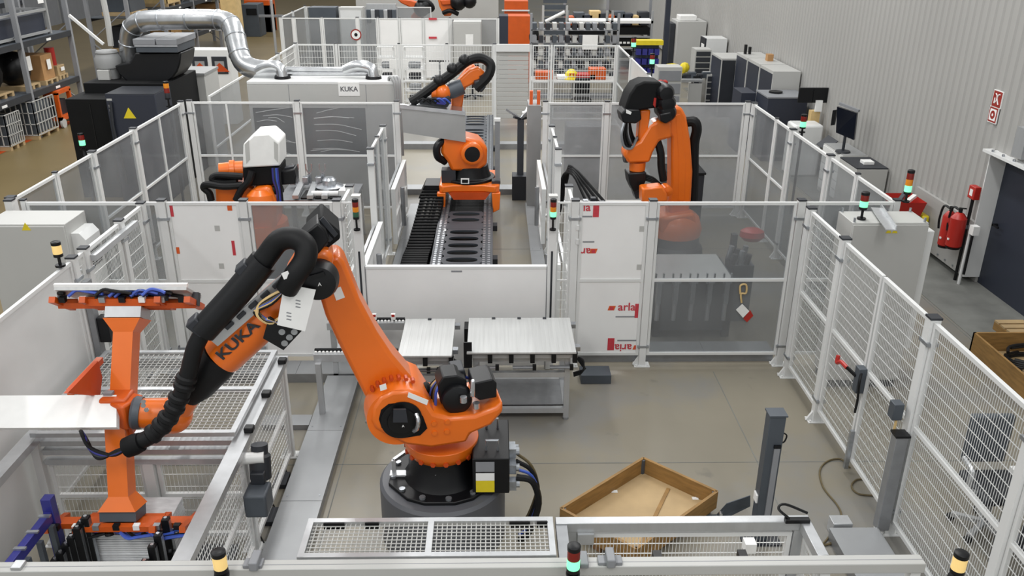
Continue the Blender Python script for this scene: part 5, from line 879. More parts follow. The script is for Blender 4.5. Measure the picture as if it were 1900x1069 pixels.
o = T('red_stool', 'red topped stool beside the tool trolley', 'stool', aY(1230, 160, 22.5)); p = aY(1230, 148, 22.5); MB().lathe(p-V((0, 0, .1)), (0, 0, 1), [(0, .13), (.05, .14), (.09, .1)], 14).build('seat', 'red', o); MB().cyl((p.x, p.y, 0), p, .03, n=8).build('column', 'steelgrey', o); MB().lathe((p.x, p.y, 0), (0, 0, 1), [(0, .25), (.05, .2), (.06, .03)], 12).build('foot', 'black', o)
# outside the near right fence
oc = T('office_chair', 'grey office chair seen through the right mesh fence', 'chair', (4.55, 6.4, 0)); p = V((4.55, 6.4, 0)); B('seat', 'charcoal', oc, 4.32, 4.8, 6.15, 6.62, .45, .54, bev=.03); MB().beam((4.35, 6.66, .85), (4.75, 6.66, .85), .07, .5).build('backrest', 'steelgrey', oc, bev=.02); MB().cyl((4.55, 6.4, .1), (4.55, 6.4, .45), .03, n=8).build('column', 'zinc', oc)
for k in range(5): a = k*1.257; l = MB().beam((4.55, 6.4, .1), (4.55+.28*math.cos(a), 6.4+.28*math.sin(a), .07), .05, .04).build('leg', 'alu', oc); MB().cyl((4.55+.28*math.cos(a), 6.4+.28*math.sin(a)-.02, .035), (4.55+.28*math.cos(a), 6.4+.28*math.sin(a)+.02, .035), .035, n=10).build('castor', 'black', l)
for s in (-1, 1): MB().tube([(4.55+s*.22, 6.3, .5), (4.55+s*.3, 6.3, .55), (4.55+s*.3, 6.3, .72), (4.55+s*.28, 6.5, .74)], .025, n=6).build('armrest', 'alu', oc)
mt = T('tool_cart', 'white topped machine cart behind the mesh of the right fence', 'cart', (4.7, 5.5, 0)); B('top', 'white', mt, 4.35, 5.2, 5.4, 6.0, .95, 1.0); B('lower_shelf', 'midgrey', mt, 4.4, 5.15, 5.45, 5.95, .3, .33)
for (x, y) in ((4.4, 5.45), (5.15, 5.45), (4.4, 5.95), (5.15, 5.95)): B('leg', 'steelgrey', mt, x-.025, x+.025, y-.025, y+.025, 0, .95)
for k in range(4): B('drive_unit', ('charcoal', 'zinc', 'steelgrey', 'black')[k], mt, 4.45+k*.16, 4.58+k*.16, 5.5, 5.8, .33, .55+.08*(k % 2), bev=.01)
cr2 = T('wooden_crate', 'wooden crate with dark cables at the right edge beyond the fence', 'crate', (6.7, 9.2, 0)); a = aZ(1822, 640, .35)
X0, Y0 = 6.15, 9.3
B('floor_board', 'woodpale', cr2, X0, X0+1.2, Y0-.8, Y0+.5, .12, .14)
for (x0, x1, y0, y1) in ((X0, X0+.03, Y0-.8, Y0+.5), (X0+1.17, X0+1.2, Y0-.8, Y0+.5), (X0, X0+1.2, Y0-.8, Y0-.77), (X0, X0+1.2, Y0+.47, Y0+.5)): B('side_board', 'wood', cr2, x0, x1, y0, y1, .12, .4)
for k in range(3): B('runner', 'wooddark', cr2, X0+.05+k*.5, X0+.15+k*.5, Y0-.8, Y0+.5, 0, .12)
for k in range(7): a = k*.9; MB().tube([(X0+.6+.35*math.cos(a+j*.8), Y0+.1+.22*math.sin(a+j*.8), .16+.025*k) for j in range(6)], .02, n=6).build('cable_coil', 'black', cr2)
pl = T('wooden_pallet', 'pale wooden pallet at the right edge in front of the door', 'pallet', (7.2, 10.4, 0))
for k in range(5): B('plank', 'woodpale', pl, 6.98, 7.38, 10.0+k*.15, 10.11+k*.15, .12, .145)
for k in range(3): B('runner', 'wood', pl, 6.98+k*.16, 7.06+k*.16, 10.0, 10.71, 0, .12)
# ================================================================ left aisle: filter unit with silver duct
fu = T('filter_unit', 'black extraction filter unit beside the left aisle', 'machine', (-7.3, 17.8, 0))
B('front_box', 'navydoor', fu, -7.5, -6.55, 16.75, 17.6, 0, 2.14, bev=.01); B('top_plate', 'charcoal', fu, -7.5, -6.55, 16.75, 17.6, 2.14, 2.15); B('left_box', 'blackmatt', fu, -8.4, -7.5, 17.0, 18.2, 0, 2.0, bev=.01); B('rear_box', 'blackmatt', fu, -8.3, -6.6, 17.65, 19.4, 0, 2.2, bev=.01)
p = aY(240, 211, 16.75); MB().prism([(p.x-.12, 16.744, p.z-.09), (p.x+.12, 16.744, p.z-.09), (p.x, 16.744, p.z+.12)], (0, .006, 0)).build('warning_triangle', 'yellow', fu); B('name_plate', 'cabinet', fu, -7.48, -7.38, 16.744, 16.75, 2.02, 2.06)
for k in range(4): B('hinge', 'cabinetdark', fu, -7.46, -7.42, 16.74, 16.75, 1.65+k*.08, 1.7+k*.08)
pr = [(-.9, .1), (-.75, -.35), (-.4, -.62), (0, -.72), (.35, -.6), (.55, -.3), (.6, .1)]
Y = 18.0; a = aY(240, 150, Y)
MB().prism([aY(212, 122, Y), aY(220, 138, Y), aY(234, 150, Y), aY(252, 158, Y), aY(272, 161, Y), aY(292, 160, Y), aY(308, 154, Y), aY(320, 145, Y), aY(329, 133, Y), aY(334, 118, Y), aY(336, 98, Y), aY(250, 98, Y), aY(240, 116, Y)], (0, .9, 0)).build('scroll_housing', 'black', fu, bev=.03)
a = aY(249, 74, 17.9); b = aY(330, 98, 17.9); B('hood_lower', 'steelgrey', fu, a.x, b.x, 17.9, 19.0, b.z, a.z-.1, bev=.01); B('hood_edge', 'steel', fu, a.x-.01, b.x+.01, 17.88, 17.9, b.z+.12, b.z+.15)
B('hood_top', 'midgrey', fu, a.x-.02, (a.x+b.x)/2, 17.86, 19.05, a.z-.1, a.z+.02, bev=.01); B('hood_top', 'midgrey', fu, (a.x+b.x)/2+.02, b.x+.02, 17.86, 19.05, a.z-.1, a.z+.02, bev=.01)
c = aY(200, 110, 18.3); MB().lathe((c.x, 18.3, 2.1), (0, 0, 1), [(0, .2), (.3, .22), (.32, .25), (.5, .26), (.6, .2), (.62, .22), (.66, .2)], 20).build('fan_motor', 'cabinetdark', fu); B('terminal_box', 'cabinet', fu, c.x-.14, c.x+.1, 18.0, 18.15, 2.2, 2.4, bev=.01)
MB().tube([aY(206, 85, 18.3), aY(200, 40, 18.3), aY(192, 0, 18.3), aY(188, -20, 18.3)], .06, n=8, sub=1).build('stand_pipe', 'cabinet', fu); MB().beam(aY(192, 82, 18.3), aY(128, 28, 18.3), .05, .05).build('strut', 'whitepaint', fu)
MB().tube([(-7.4, 16.72, 2.0), (-7.42, 16.7, 1.5), (-7.38, 16.7, 1.0), (-7.36, 16.72, .4)], .03, n=6).build('cable', 'charcoal', fu); B('door_line', 'black', fu, -7.95, -7.93, 16.99, 17.0, .1, 1.9)
dp = T('silver_duct', 'shiny silver extraction pipe arching over the left cell', 'pipe', (-6.2, 18.3, 0))
pts = [aY(242, 125, 18.6), aY(240, 80, 18.5), aY(246, 52, 18.4), aY(264, 40, 18.3), aY(300, 37, 18.2), aY(350, 36, 18.1), aY(405, 37, 18.0), aY(428, 46, 17.8), aY(437, 70, 17.6), aY(444, 100, 17.4), aY(455, 120, 17.3), aY(480, 130, 17.2), aY(520, 131, 17.15)]
MB().tube(pts, .2, n=16, sub=3).build('pipe', 'galv', dp)
for i in (1, 2, 3, 4, 5, 6, 7, 8, 9): 
    d = (pts[i+1]-pts[i-1]).normalized(); MB().lathe(pts[i]-d*.02, d, [(0, .203), (.01, .212), (.03, .212), (.04, .203)], 18).build('seam_ring', 'zinc', dp)
for (u0, u1) in ((478, 524), (640, 693)):
    q = [aY(u0, 131, 17.1), aY(u0+16, 124, 17.05), aY(u0+32, 122, 17.0), aY(u1-4, 128, 16.98), V((aY(u1, 140, 16.95).x, 16.95, 2.44))]; MB().tube(q, .11, n=12, sub=4).build('branch_pipe', 'galv', dp); MB().lathe(q[-1]-V((0, 0, .02)), (0, 0, 1), [(0, .16), (.05, .15)], 16).build('collar', 'black', dp)
for z in (2.5, 2.58): MB().cyl((-4.4, 17.05, z), (-2.4, 17.05, z), .05, n=10).build('branch_pipe', 'galv', dp)
# grey machine enclosure behind the second row glass
en = T('machine_enclosure', 'large pale grey machine enclosure with dark film covered windows', 'machine', (-3.3, 16.9, 0))
EX0, EX1, EY, EZ = -4.72, -1.92, 16.6, 2.42
B('roof', 'whitepaint', en, EX0, EX1, EY, EY+.75, EZ-.06, EZ, bev=.01); B('upper_front', 'cabinet', en, EX0, EX1, EY, EY+.04, 1.92, EZ-.06); B('lower_front', 'cabinet', en, EX0, EX1, EY, EY+.04, 0, .95); B('rear', 'cabinetdark', en, EX0, EX1, EY+.7, EY+.75, 0, EZ-.06)
for x0, x1 in ((EX0, EX0+.06), (-3.83, -3.7), (-2.5, EX1)): B('front_stile', 'cabinet', en, x0, x1, EY, EY+.04, .95, 1.92)
for x in (EX0, EX1-.05): B('side', 'cabinet', en, x, x+.05, EY+.04, EY+.7, 0, EZ-.06)
for x0, x1 in ((EX0+.06, -3.83), (-3.7, -2.5)):
    w_ = B('window', 'panefilm', en, x0, x1, EY+.015, EY+.022, .95, 1.92)
    rnd = random.Random(int(x0*10))
    for k in range(9):
        z = rnd.uniform(1.05, 1.85); s = rnd.uniform(-.12, .12); xa = rnd.uniform(x0+.02, x0+.3); xb = rnd.uniform(x1-.5, x1-.02); MB().tube([(xa, EY+.008, z), ((xa+xb)/2, EY+.006, z+s*.3+.03), (xb, EY+.008, z+s)], .006, n=5).build('film_crease', 'paper', w_)
B('orange_reflection_bar', 'orangetool', en, -3.5, -2.6, EY+.3, EY+.4, 1.5, 1.62)  # orange bar stands in for a robot's reflection in the windows
for x in (EX0+.78, EX1-.55): B('panel_joint', 'midgrey', en, x, x+.01, EY-.003, EY, 1.92, EZ-.06)
p0 = aY(627, 153, EY); p1 = aY(668, 178, EY); pl_ = B('name_plate', 'paper', en, p0.x, p1.x, EY-.008, EY, p1.z, p0.z); text_mesh('KUKA', .125, ((p0.x+p1.x)/2, EY-.009, (p0.z+p1.z)/2), (1, 0, 0), (0, 0, 1), 'print', en, 'maker_lettering', .001, .003)
for k in range(3): MB().tube([(EX1-.1+k*.07, EY+.1, EZ-.1), (EX1-.1+k*.07, EY+.08, EZ+.06), (EX1-.02+k*.06, EY, EZ+.04), (EX1+.03+k*.04, EY-.06, EZ-.2), (EX1+.03+k*.04, EY-.06, 1.0)], .03, n=8).build('cable_tube', 'cabinetdark', en)
# white board walls beside the unit, rolling door picture
o = T('grey_partition', 'plain grey partition box behind the left glazed fence', 'partition', (-6.3, 19.5, 0)); a = aY(315, 140, 19.5); b = aY(385, 190, 19.5); B('panel', 'cabinet', o, a.x, b.x, 19.5, 20.5, 0, a.z); B('roof_edge', 'cabinetdark', o, a.x-.02, b.x+.02, 19.48, 20.52, a.z, a.z+.05)
o = T('framed_window_unit', 'white framed cabinet with dark panes and red triangle behind the duct', 'cabinet', (-7.5, 24, 0)); a = aY(345, 93, 24); b = aY(430, 137, 24); B('frame', 'whitepaint', o, a.x, b.x, 24, 24.6, 0, a.z)
for u0, u1 in ((355, 388), (392, 424)): c = aY(u0, 105, 24); d = aY(u1, 137, 24); B('pane', 'charcoal', o, c.x, d.x, 23.98, 24, d.z, c.z); B('inner_pane', 'cabinetdark', o, c.x+.08, d.x-.08, 23.97, 23.98, d.z+.05, c.z-.12); MB().prism([((c.x+d.x)/2-.25, 23.965, d.z+.06), ((c.x+d.x)/2+.25, 23.965, d.z+.06), ((c.x+d.x)/2, 23.965, d.z+.3)], (0, .004, 0)).build('red_triangle', 'orangedark', o)
cp_ = T('building_column', 'pale square building column behind the silver duct', 'column', (-10.2, 34, 0)); a = aY(415, 60, 34); b = aY(445, 60, 34); B('shaft', 'tan', cp_, a.x, b.x, 34, 34.6, 0, 9); B('corner_guard', 'cabinet', cp_, a.x-.02, a.x+.06, 33.98, 34.1, 0, 1.5)
# ================================================================ pallet racking along the left aisle
def rack(lab, x, y0, nb, bay, levels, dep=1.3):
    t = T('pallet_rack', lab, 'shelving', (x-dep/2, y0+nb*bay/2, 0))
    for k in range(nb+1):
        for xx in (x, x-dep):
            B('upright', 'midgrey', t, xx-.06, xx+.06, y0+k*bay-.05, y0+k*bay+.05, 0, levels[-1]+1.6)
        MB().beam((x, y0+k*bay, .4), (x-dep, y0+k*bay, 1.5), .04, .03).build('brace', 'midgrey', t); MB().beam((x-dep, y0+k*bay, 1.6), (x, y0+k*bay, 2.6), .04, .03).build('brace', 'midgrey', t)
    for z in levels:
        for k in range(nb):
            for xx in (x+.03, x-dep-.03): b_ = B('beam', 'charcoal', t, xx-.03, xx+.03, y0+k*bay+.05, y0+(k+1)*bay-.05, z-.14, z)
            B('deck', 'steelgrey', t, x-dep, x, y0+k*bay+.05, y0+(k+1)*bay-.05, z-.03, z)
            B('shelf_label', 'paper', t, x+.06, x+.063, y0+(k+.5)*bay-.12, y0+(k+.5)*bay+.12, z-.11, z-.05)
    return t
rack('grey pallet racking at the top left along the aisle', -11.9, 19.6, 2, 2.75, (1.15, 2.4)); rack('pallet racking farther back along the left aisle', -12.0, 29.5, 4, 3.2, (1.1, 2.3, 3.4)); rack('pallet racking behind the black filter unit', -15.0, 25.6, 2, 1.6, (.9, 1.7, 2.9))
def pallet(x, y, z, lab, load=None, col='wood', w=1.0, d=.8, h=.5, tagp=True):
    t = T('loaded_pallet', lab, 'pallet', (x, y, z))
    for k in range(3): B('runner', 'woodpale', t, x-w/2, x+w/2, y-d/2+k*(d-.1)/2, y-d/2+.1+k*(d-.1)/2, z, z+.09)
    B('deck', 'woodpale', t, x-w/2, x+w/2, y-d/2, y+d/2, z+.09, z+.12)
    if load == 'box': B('load', col, t, x-w/2+.04, x+w/2-.04, y-d/2+.04, y+d/2-.04, z+.12, z+.12+h, bev=.01)
    if load == 'open':
        for (a, b, c, e) in ((-w/2, -w/2+.03, -d/2, d/2), (w/2-.03, w/2, -d/2, d/2), (-w/2, w/2, -d/2, -d/2+.03), (-w/2, w/2, d/2-.03, d/2)): B('crate_board', col, t, x+a, x+b, y+c, y+e, z+.12, z+.12+h)
    if load == 'bag': MB().sph((x, y, z+.12+h*.45), .5, 12, 8, (w*.95, d*1.2, h*1.0)).build('wrapped_load', col, t)
    if load == 'cage':
        B('load', 'steelgrey', t, x-w/2+.08, x+w/2-.08, y-d/2+.08, y+d/2-.08, z+.12, z+.12+h*.9); m = MB()
        for k in range(8): m.beam((x+w/2, y-d/2+k*d/7, z+.12), (x+w/2, y-d/2+k*d/7, z+.12+h), .02, .02); m.beam((x-w/2+k*w/7, y-d/2, z+.12), (x-w/2+k*w/7, y-d/2, z+.12+h), .02, .02)
        for k in range(4): m.beam((x+w/2, y-d/2, z+.12+k*h/3), (x+w/2, y+d/2, z+.12+k*h/3), .02, .02); m.beam((x-w/2, y-d/2, z+.12+k*h/3), (x+w/2, y-d/2, z+.12+k*h/3), .02, .02)
        m.build('wire_cage', 'cabinet', t)
    if tagp: B('paper_note', 'paper', t, x+w/2, x+w/2+.005, y-.1, y+.1, z+.12+h*.4, z+.12+h*.8)
    return t
pallet(-12.5, 20.6, 1.15, 'pale wooden box on pallet, left middle shelf', 'box', 'tan', .9, .9, .5, False); pallet(-12.6, 21.6, 1.15, 'dark wrapped load on the left middle shelf', 'bag', 'blackmatt', 1, .8, 1.0, False)
pallet(-12.5, 22.9, 1.15, 'dark wrapped bale with paper note on the middle shelf', 'bag', 'black', .9, .7, .9); pallet(-12.4, 23.8, 1.15, 'cardboard box load with white note on the middle shelf', 'box', 'cardboard', .8, .7, .65); pallet(-12.4, 24.6, 1.15, 'small pallet with red rolls at the end of the middle shelf', 'box', 'woodpale', .7, .5, .25)
o = MB().cyl((-12.3, 24.55, 1.5), (-12.3, 24.55, 2.0), .13, n=12).build('red_roll', 'red'); tag(o, 'upright red roll on the end pallet of the middle shelf', 'roll')
pallet(-12.4, 20.4, 2.4, 'cardboard load with note on the top left shelf', 'box', 'cardboard', .8, .9, .55); 
o = T('stillage', 'grey steel stillage with dark sheets on the top shelf', 'container', (-12.5, 23, 2.4)); B('load', 'navydoor', o, -13.0, -12.1, 21.7, 24.2, 2.5, 2.95); 
for (x, y) in ((-13.05, 21.6), (-12.05, 21.6), (-13.05, 24.3), (-12.05, 24.3)): B('post', 'cabinetdark', o, x-.04, x+.04, y-.04, y+.04, 2.4, 3.7)
for z in (2.45, 3.0, 3.6): B('rail', 'cabinetdark', o, -12.08, -12.02, 21.6, 24.3, z, z+.06); B('rail', 'cabinetdark', o, -13.05, -12.05, 24.27, 24.33, z, z+.06); B('rail', 'cabinetdark', o, -13.05, -12.05, 21.57, 21.63, z, z+.06)
B('note', 'paper', o, -12.015, -12.01, 23.9, 24.2, 3.2, 3.5)
pallet(-12.35, 21.2, 0, 'wire cage pallet on the floor at the left edge', 'cage', 'cabinet', 1.0, .7, .75, False); pallet(-12.25, 22.6, 0, 'wire cage pallet with grey load under the racking', 'cage', 'cabinet', 1.0, 1.1, .85, False); pallet(-12.3, 24.7, 0, 'small wooden crate on the floor at the end of the racking', 'box', 'wood', .7, .6, .35, False)
oc_ = T('orange_trolley', 'orange steel trolley under the racking on white wheels', 'trolley', (-12.1, 23.8, 0)); 
for (y) in (23.45, 24.15): B('side_post', 'orangetool', oc_, -11.85, -11.75, y-.04, y+.04, .2, .95); B('side_post', 'orangetool', oc_, -12.5, -12.4, y-.04, y+.04, .2, .95)
for z in (.2, .9): B('frame_rail', 'orangetool', oc_, -12.5, -11.75, 23.41, 24.19, z, z+.1)
B('dark_load', 'charcoal', oc_, -12.4, -11.9, 23.5, 24.1, .3, .7)
for y in (23.5, 24.1): MB().cyl((-11.8, y, .12), (-11.74, y, .12), .13, n=14).build('wheel', 'cabinet', oc_)
pallet(-12.6, 31, 1.1, 'dark crate on the farther racking', 'box', 'charcoal', 1.0, 1.2, .7, False); pallet(-12.6, 34, 1.1, 'wooden crate low on the farther racking', 'open', 'wood', 1.0, 1.2, .5, False); pallet(-12.6, 37, 1.1, 'dark wrapped load on the farther racking', 'bag', 'blackmatt', 1.0, 1.4, .9, False); pallet(-12.6, 40, 1.1, 'cardboard load on the farther racking', 'box', 'cardboard', 1.0, 1.2, .7, False)
pallet(-12.6, 30.8, 2.3, 'steel parts box high on the farther racking', 'box', 'steelgrey', 1.0, 1.4, .6, False); pallet(-12.6, 34.2, 2.3, 'yellow brown pallet load high on the farther racking', 'open', 'tan', 1.0, 1.4, .3, False); pallet(-12.6, 37.5, 2.3, 'black boxes high on the farther racking', 'box', 'blackmatt', 1.0, 1.6, .7, False)
for k in range(4): pallet(-15.6, 26.4+k*.8, (.9, 1.7, .9, 1.7)[k], ('dark sheet stack', 'brown sheet stack', 'black tray stack', 'grey tray stack')[k]+' on the racking behind the filter unit', 'box', ('navydoor', 'wooddark', 'blackmatt', 'steelgrey')[k], 1.0, .75, .35, False)
o = MB().lathe((-10.6, 25.2, .0), (0, 0, 1), [(0, .25), (.03, .05), (.9, .05), (.92, .55), (.96, .55)], 24).build('round_table', 'cabinet'); tag(o, 'round pale standing table behind the filter unit', 'table')
# machines on the aisle far back
for k, (u0, v0, u1, v1, Y, mt, nm, lb) in enumerate(((448, 8, 480, 33, 44, 'steelgrey', 'aisle_machine', 'dark grey machine far back on the aisle'), (452, 0, 500, 10, 46, 'orangetool', 'orange_machine', 'orange machine part at the top of the aisle'), (500, 0, 512, 78, 30.6, 'cabinetdark', 'aisle_post', 'grey post at the corner of the farthest fence'))):
    a = aY(u0, v0, Y); b = aY(u1, v1, Y); o = T(nm, lb, 'machine' if k < 2 else 'post', ((a.x+b.x)/2, Y, 0)); B('body', mt, o, a.x, b.x, Y, Y+(1.2 if k < 2 else .1), 0, a.z, bev=.02)
    if k == 0: B('arm', 'midgrey', o, b.x, b.x+1.5, Y, Y+.2, a.z-.6, a.z-.5); B('screen', 'black', o, a.x+.2, a.x+.7, Y-.03, Y, a.z-.5, a.z-.2)
    if k == 1: B('base', 'charcoal', o, a.x, b.x, Y, Y+1, 0, max(.1, b.z))
# ================================================================ far back: controller, cabinets, robots, benches
o = T('robot_controller', 'orange and black robot controller cabinet behind the far fence', 'cabinet', (.7, 31.2, 0)); a = aY(926, 30, 31); b = aY(943, 30, 31); c = aY(984, 30, 31); B('black_side', 'navydoor', o, a.x, b.x, 31, 31.9, 0, a.z); B('orange_door', 'orangetool', o, b.x, c.x, 31, 31.9, 0, a.z); B('label', 'paper', o, b.x+.3, b.x+.55, 30.99, 31, .35, .6); MB().lathe((c.x-.25, 31, 1.1), (0, -1, 0), [(0, .05), (.03, .04)], 10).build('status_light', 'lampgreen', o)
o = T('robot_controller', 'second orange controller cabinet standing farther behind', 'cabinet', (.9, 33.5, 0)); a = aY(936, 2, 33.5); c = aY(980, 2, 33.5); B('body', 'orangetool', o, a.x, c.x, 33.5, 34.3, 0, a.z); B('frame', 'white', o, a.x-.1, c.x+.05, 33.4, 33.45, a.z-.35, a.z-.3)
o = T('hanging_jacket', 'dark jacket hanging on a stand right of the orange controller', 'jacket', (1.5, 31.2, 0)); p = aY(988, 45, 31.2); MB().lathe((p.x, 31.2, .5), (0, 0, 1), [(0, .18), (.6, .2), (1.1, .24), (1.35, .2), (1.5, .06)], 12).build('jacket', 'black', o); MB().cyl((p.x, 31.2, 0), (p.x, 31.2, 2.2), .03, n=8).build('stand', 'charcoal', o)
o = T('grey_cabinet', 'grey wall cabinet with a paper sheet beside the white bays', 'cabinet', (-.9, 30.4, 0)); a = aY(841, 40, 30.3); b = aY(893, 40, 30.3); B('body', 'cabinet', o, a.x, b.x, 30.2, 30.9, 0, a.z); B('door', 'cabinet', o, a.x+.03, b.x-.03, 30.18, 30.2, .1, a.z-.05); c = aY(871, 75, 30.18); B('paper', 'paper', o, c.x-.13, c.x+.13, 30.17, 30.18, c.z-.2, c.z+.2)
o = T('dark_cabinet', 'dark grey cabinet behind the farthest glazed fence', 'cabinet', (-5.5, 33, 0)); a = aY(572, 14, 32.5); b = aY(622, 14, 32.5); B('body', 'steelgrey', o, a.x, b.x, 32.5, 33.2, 0, a.z); 
a = aY(628, 14, 32.6); b = aY(672, 14, 32.6); o = T('light_cabinet', 'light grey cabinet behind the farthest glazed fence', 'cabinet', (-4.2, 33, 0)); B('body', 'cabinet', o, a.x, b.x, 32.6, 33.2, 0, a.z); B('door', 'whitepaint', o, a.x+.05, b.x-.05, 32.58, 32.6, .1, a.z-.1)
p = aY(661, 64, 31.0); o = T('warning_sign', 'round prohibition sign on the farthest fence post', 'sign', p); MB().lathe(p-V((0, .06, 0)), (0, -1, 0), [(0, .19), (.01, .19)], 20).build('ring', 'redsign', o); MB().lathe(p-V((0, .07, 0)), (0, -1, 0), [(0, .15), (.006, .15)], 20).build('face', 'paper', o); MB().lathe(p-V((0, .076, 0)), (0, -1, 0), [(0, .06), (.006, .06)], 10).build('symbol', 'black', o)
for (u, v, w_) in ((803, 35, 10), (803, 70, 12)): p = aY(u, v, 30.95); o = B('printed_logo', 'redprint', r4, p.x-.14, p.x+.14, 30.94, 30.95, p.z-.035, p.z+.035)
def far_robot(lab, Y, link, fore, motor, hose):
    r = RP(aY(link[0][0], 20, Y).x, Y, -1, 0); t = T('industrial_robot', lab, 'robot', (r.b.x, Y, 0))
    MB().lathe((r.b.x, Y, 0), (0, 0, 1), [(0, .5), (.6, .42), (.9, .4)], 18).build('base', 'charcoal', t)
    r.slab(link, .2, -.2).build('link_arm', 'orange', t, bev=.04); r.slab(fore, .35, 0).build('forearm', 'orangetool', t, bev=.04)
    for u, v, s in motor: MB().sph(r.at(u, v, .3), s, 10, 7).build('motor', 'black', t)
    MB().tube(r.path(hose), .09, n=8).build('hose', 'rubber', t); return t
far_robot('orange robot arm at the top centre behind the white bays', 36, [(762, 30), (778, 12), (788, 2), (796, 8), (792, 24), (780, 40), (765, 40)], [(736, -2), (762, 0), (784, 8), (790, 20), (770, 18), (744, 6)], ((782, 16, .32), (790, 10, .25)), [(775, 0, .4), (795, 4, .4), (803, 16, .35), (792, 22, .3)])
far_robot('orange robot behind the grey paper cabinet at the top', 38, [(812, -2), (846, -4), (848, 10), (836, 30), (824, 30), (815, 12)], [(816, 0), (842, -2), (846, 8), (820, 10)], ((850, 4, .35), (871, 2, .3)), [(822, 24, .3), (835, 20, .4), (850, 26, .3)])
gt_ = T('gripper_rack', 'grey rack of gripper tools hanging at the top centre', 'tool rack', (-3.5, 34.5, 0)); a = aY(680, 12, 34.5); b = aY(735, 12, 34.5); B('bar', 'alu', gt_, a.x, b.x, 34.4, 34.6, a.z-.1, a.z+.1)
for k in range(7): x = a.x+(b.x-a.x)*(k+.5)/7; B('tool', ('steelgrey', 'alu', 'charcoal')[k % 3], gt_, x-.08, x+.08, 34.35, 34.5, a.z-.6+.1*(k % 2), a.z-.1, bev=.02)
for x in (a.x, b.x): B('post', 'alu', gt_, x-.05, x+.05, 34.45, 34.55, 0, a.z)
# long dark drawer shelves behind the far fence
for k, (u0, u1, lab) in enumerate(((1051, 1128, 'long black drawer rack with pale top, left of two'), (1134, 1212, 'long black drawer rack with pale top, right of two'))):
    Y = 33; a = aY(u0, 38, Y); b = aY(u1, 38, Y); t = T('drawer_rack', lab, 'shelving', ((a.x+b.x)/2, Y, 0)); B('top_board', 'paper', t, a.x, b.x, Y-.05, Y+.9, a.z-.1, a.z)
    for x in (a.x, b.x-.08): B('side_post', 'alu', t, x, x+.08, Y-.05, Y+.03, 0, a.z+.35)
    for r in range(4):
        z = a.z-.25-r*.42; B('drawer_row', 'blackmatt', t, a.x+.1, b.x-.1, Y, Y+.8, z-.26, z); B('shelf_edge', 'alu', t, a.x+.05, b.x-.05, Y-.03, Y, z-.36, z-.3)
        if r == 1:
            for q in range(8): x = a.x+.2+q*(b.x-a.x-.4)/8; B('drawer_label', 'paper', t, x, x+.1, Y-.005, Y, z-.16, z-.09)
for k in range(10):
    p = aY(1060+k*15, 30-(k*7) % 11, 34.3); o = B('storage_box', ('orangetool', 'steelgrey', 'navydoor', 'tan', 'charcoal')[k % 5], None, p.x-.22, p.x+.2, 34.2, 34.7, p.z-.5, p.z, bev=.02); o['label'] = '%s storage box on the high rear shelf, %s from the left' % (('orange', 'grey', 'navy', 'tan', 'black')[k % 5], ('first', 'second', 'third', 'fourth', 'fifth', 'sixth', 'seventh', 'eighth', 'ninth', 'tenth')[k]); o['category'] = 'box'
a = aY(1050, 32, 34); b = aY(1212, 32, 34); t = T('rear_shelf', 'high rear shelf carrying coloured storage boxes', 'shelving', ((a.x+b.x)/2, 34.4, 0))
zz = min(q.location.z for q in bpy.data.objects if q.name.startswith('storage_box'))
B('board', 'midgrey', t, a.x, b.x, 34.1, 34.8, zz-.1, zz-.04)
for x in (a.x, (a.x+b.x)/2, b.x): B('post', 'midgrey', t, x-.05, x+.05, 34.7, 34.8, 0, zz+1.2)
# grey slatted wall unit left of drawers
o = T('slatted_rack', 'dark slatted rack with white sloping tube left of the drawer racks', 'rack', (2.3, 32, 0)); a = aY(1008, 10, 32); b = aY(1050, 75, 32)
for k in range(12): B('slat', 'steelgrey', o, a.x, b.x, 32, 32.05, .2+k*.22, .36+k*.22)
for x in (a.x, b.x): B('post', 'cabinet', o, x-.04, x+.04, 31.95, 32.03, 0, a.z)
MB().cyl(aY(1012, 40, 31.8), aY(1048, 22, 31.8), .06, n=8).build('white_tube', 'paper', o)
# workbench area inside the far mesh fence
wbn = T('workbench', 'long bench with orange parts behind the far mesh fence', 'bench', (2, 26.2, 0)); a = aY(985, 150, 26); b = aY(1145, 150, 26); B('top', 'cabinet', wbn, a.x, b.x, 25.8, 26.6, .88, .93); B('lower_shelf', 'midgrey', wbn, a.x, b.x, 25.8, 26.6, .4, .43)
for x in (a.x+.05, (a.x+b.x)/2, b.x-.05): B('leg', 'cabinet', wbn, x-.04, x+.04, 25.84, 25.92, 0, .9); B('leg', 'cabinet', wbn, x-.04, x+.04, 26.5, 26.58, 0, .9)
for k, (u, w_, h_, mt, nm, lb) in enumerate(((1010, .55, .22, 'orangetool', 'orange_case', 'orange case on the bench left of the helmet'), (1060, .34, .34, 'yellow', 'yellow_helmet', 'yellow helmet on the bench behind the far mesh'), (1086, .6, .16, 'red', 'red_tray', 'flat red tray on the bench right of the helmet'), (1108, .5, .32, 'orangetool', 'orange_machine_part', 'orange machine part on the bench at the right'), (1046, .4, .1, 'paper', 'white_sheet_pile', 'white paper pile on the bench left of the helmet'))):
    p = aY(u, 140, 26.1)
    if 'helmet' in nm: m = MB().lathe((p.x, 26.1, .93), (0, 0, 1), [(0, .26), (.03, .26), (.04, .2), (.18, .18), (.28, .08)], 16); o = m.build(nm, mt); MB().bx(p.x-.08, p.x+.08, 25.92, 25.95, .98, 1.12).build('orange_band', 'orangetool', o)
    else: o = B(nm, mt, None, p.x-w_/2, p.x+w_/2, 25.95, 26.4, .93, .93+h_, bev=.02)
    tag(o, lb, nm.split('_')[-1])
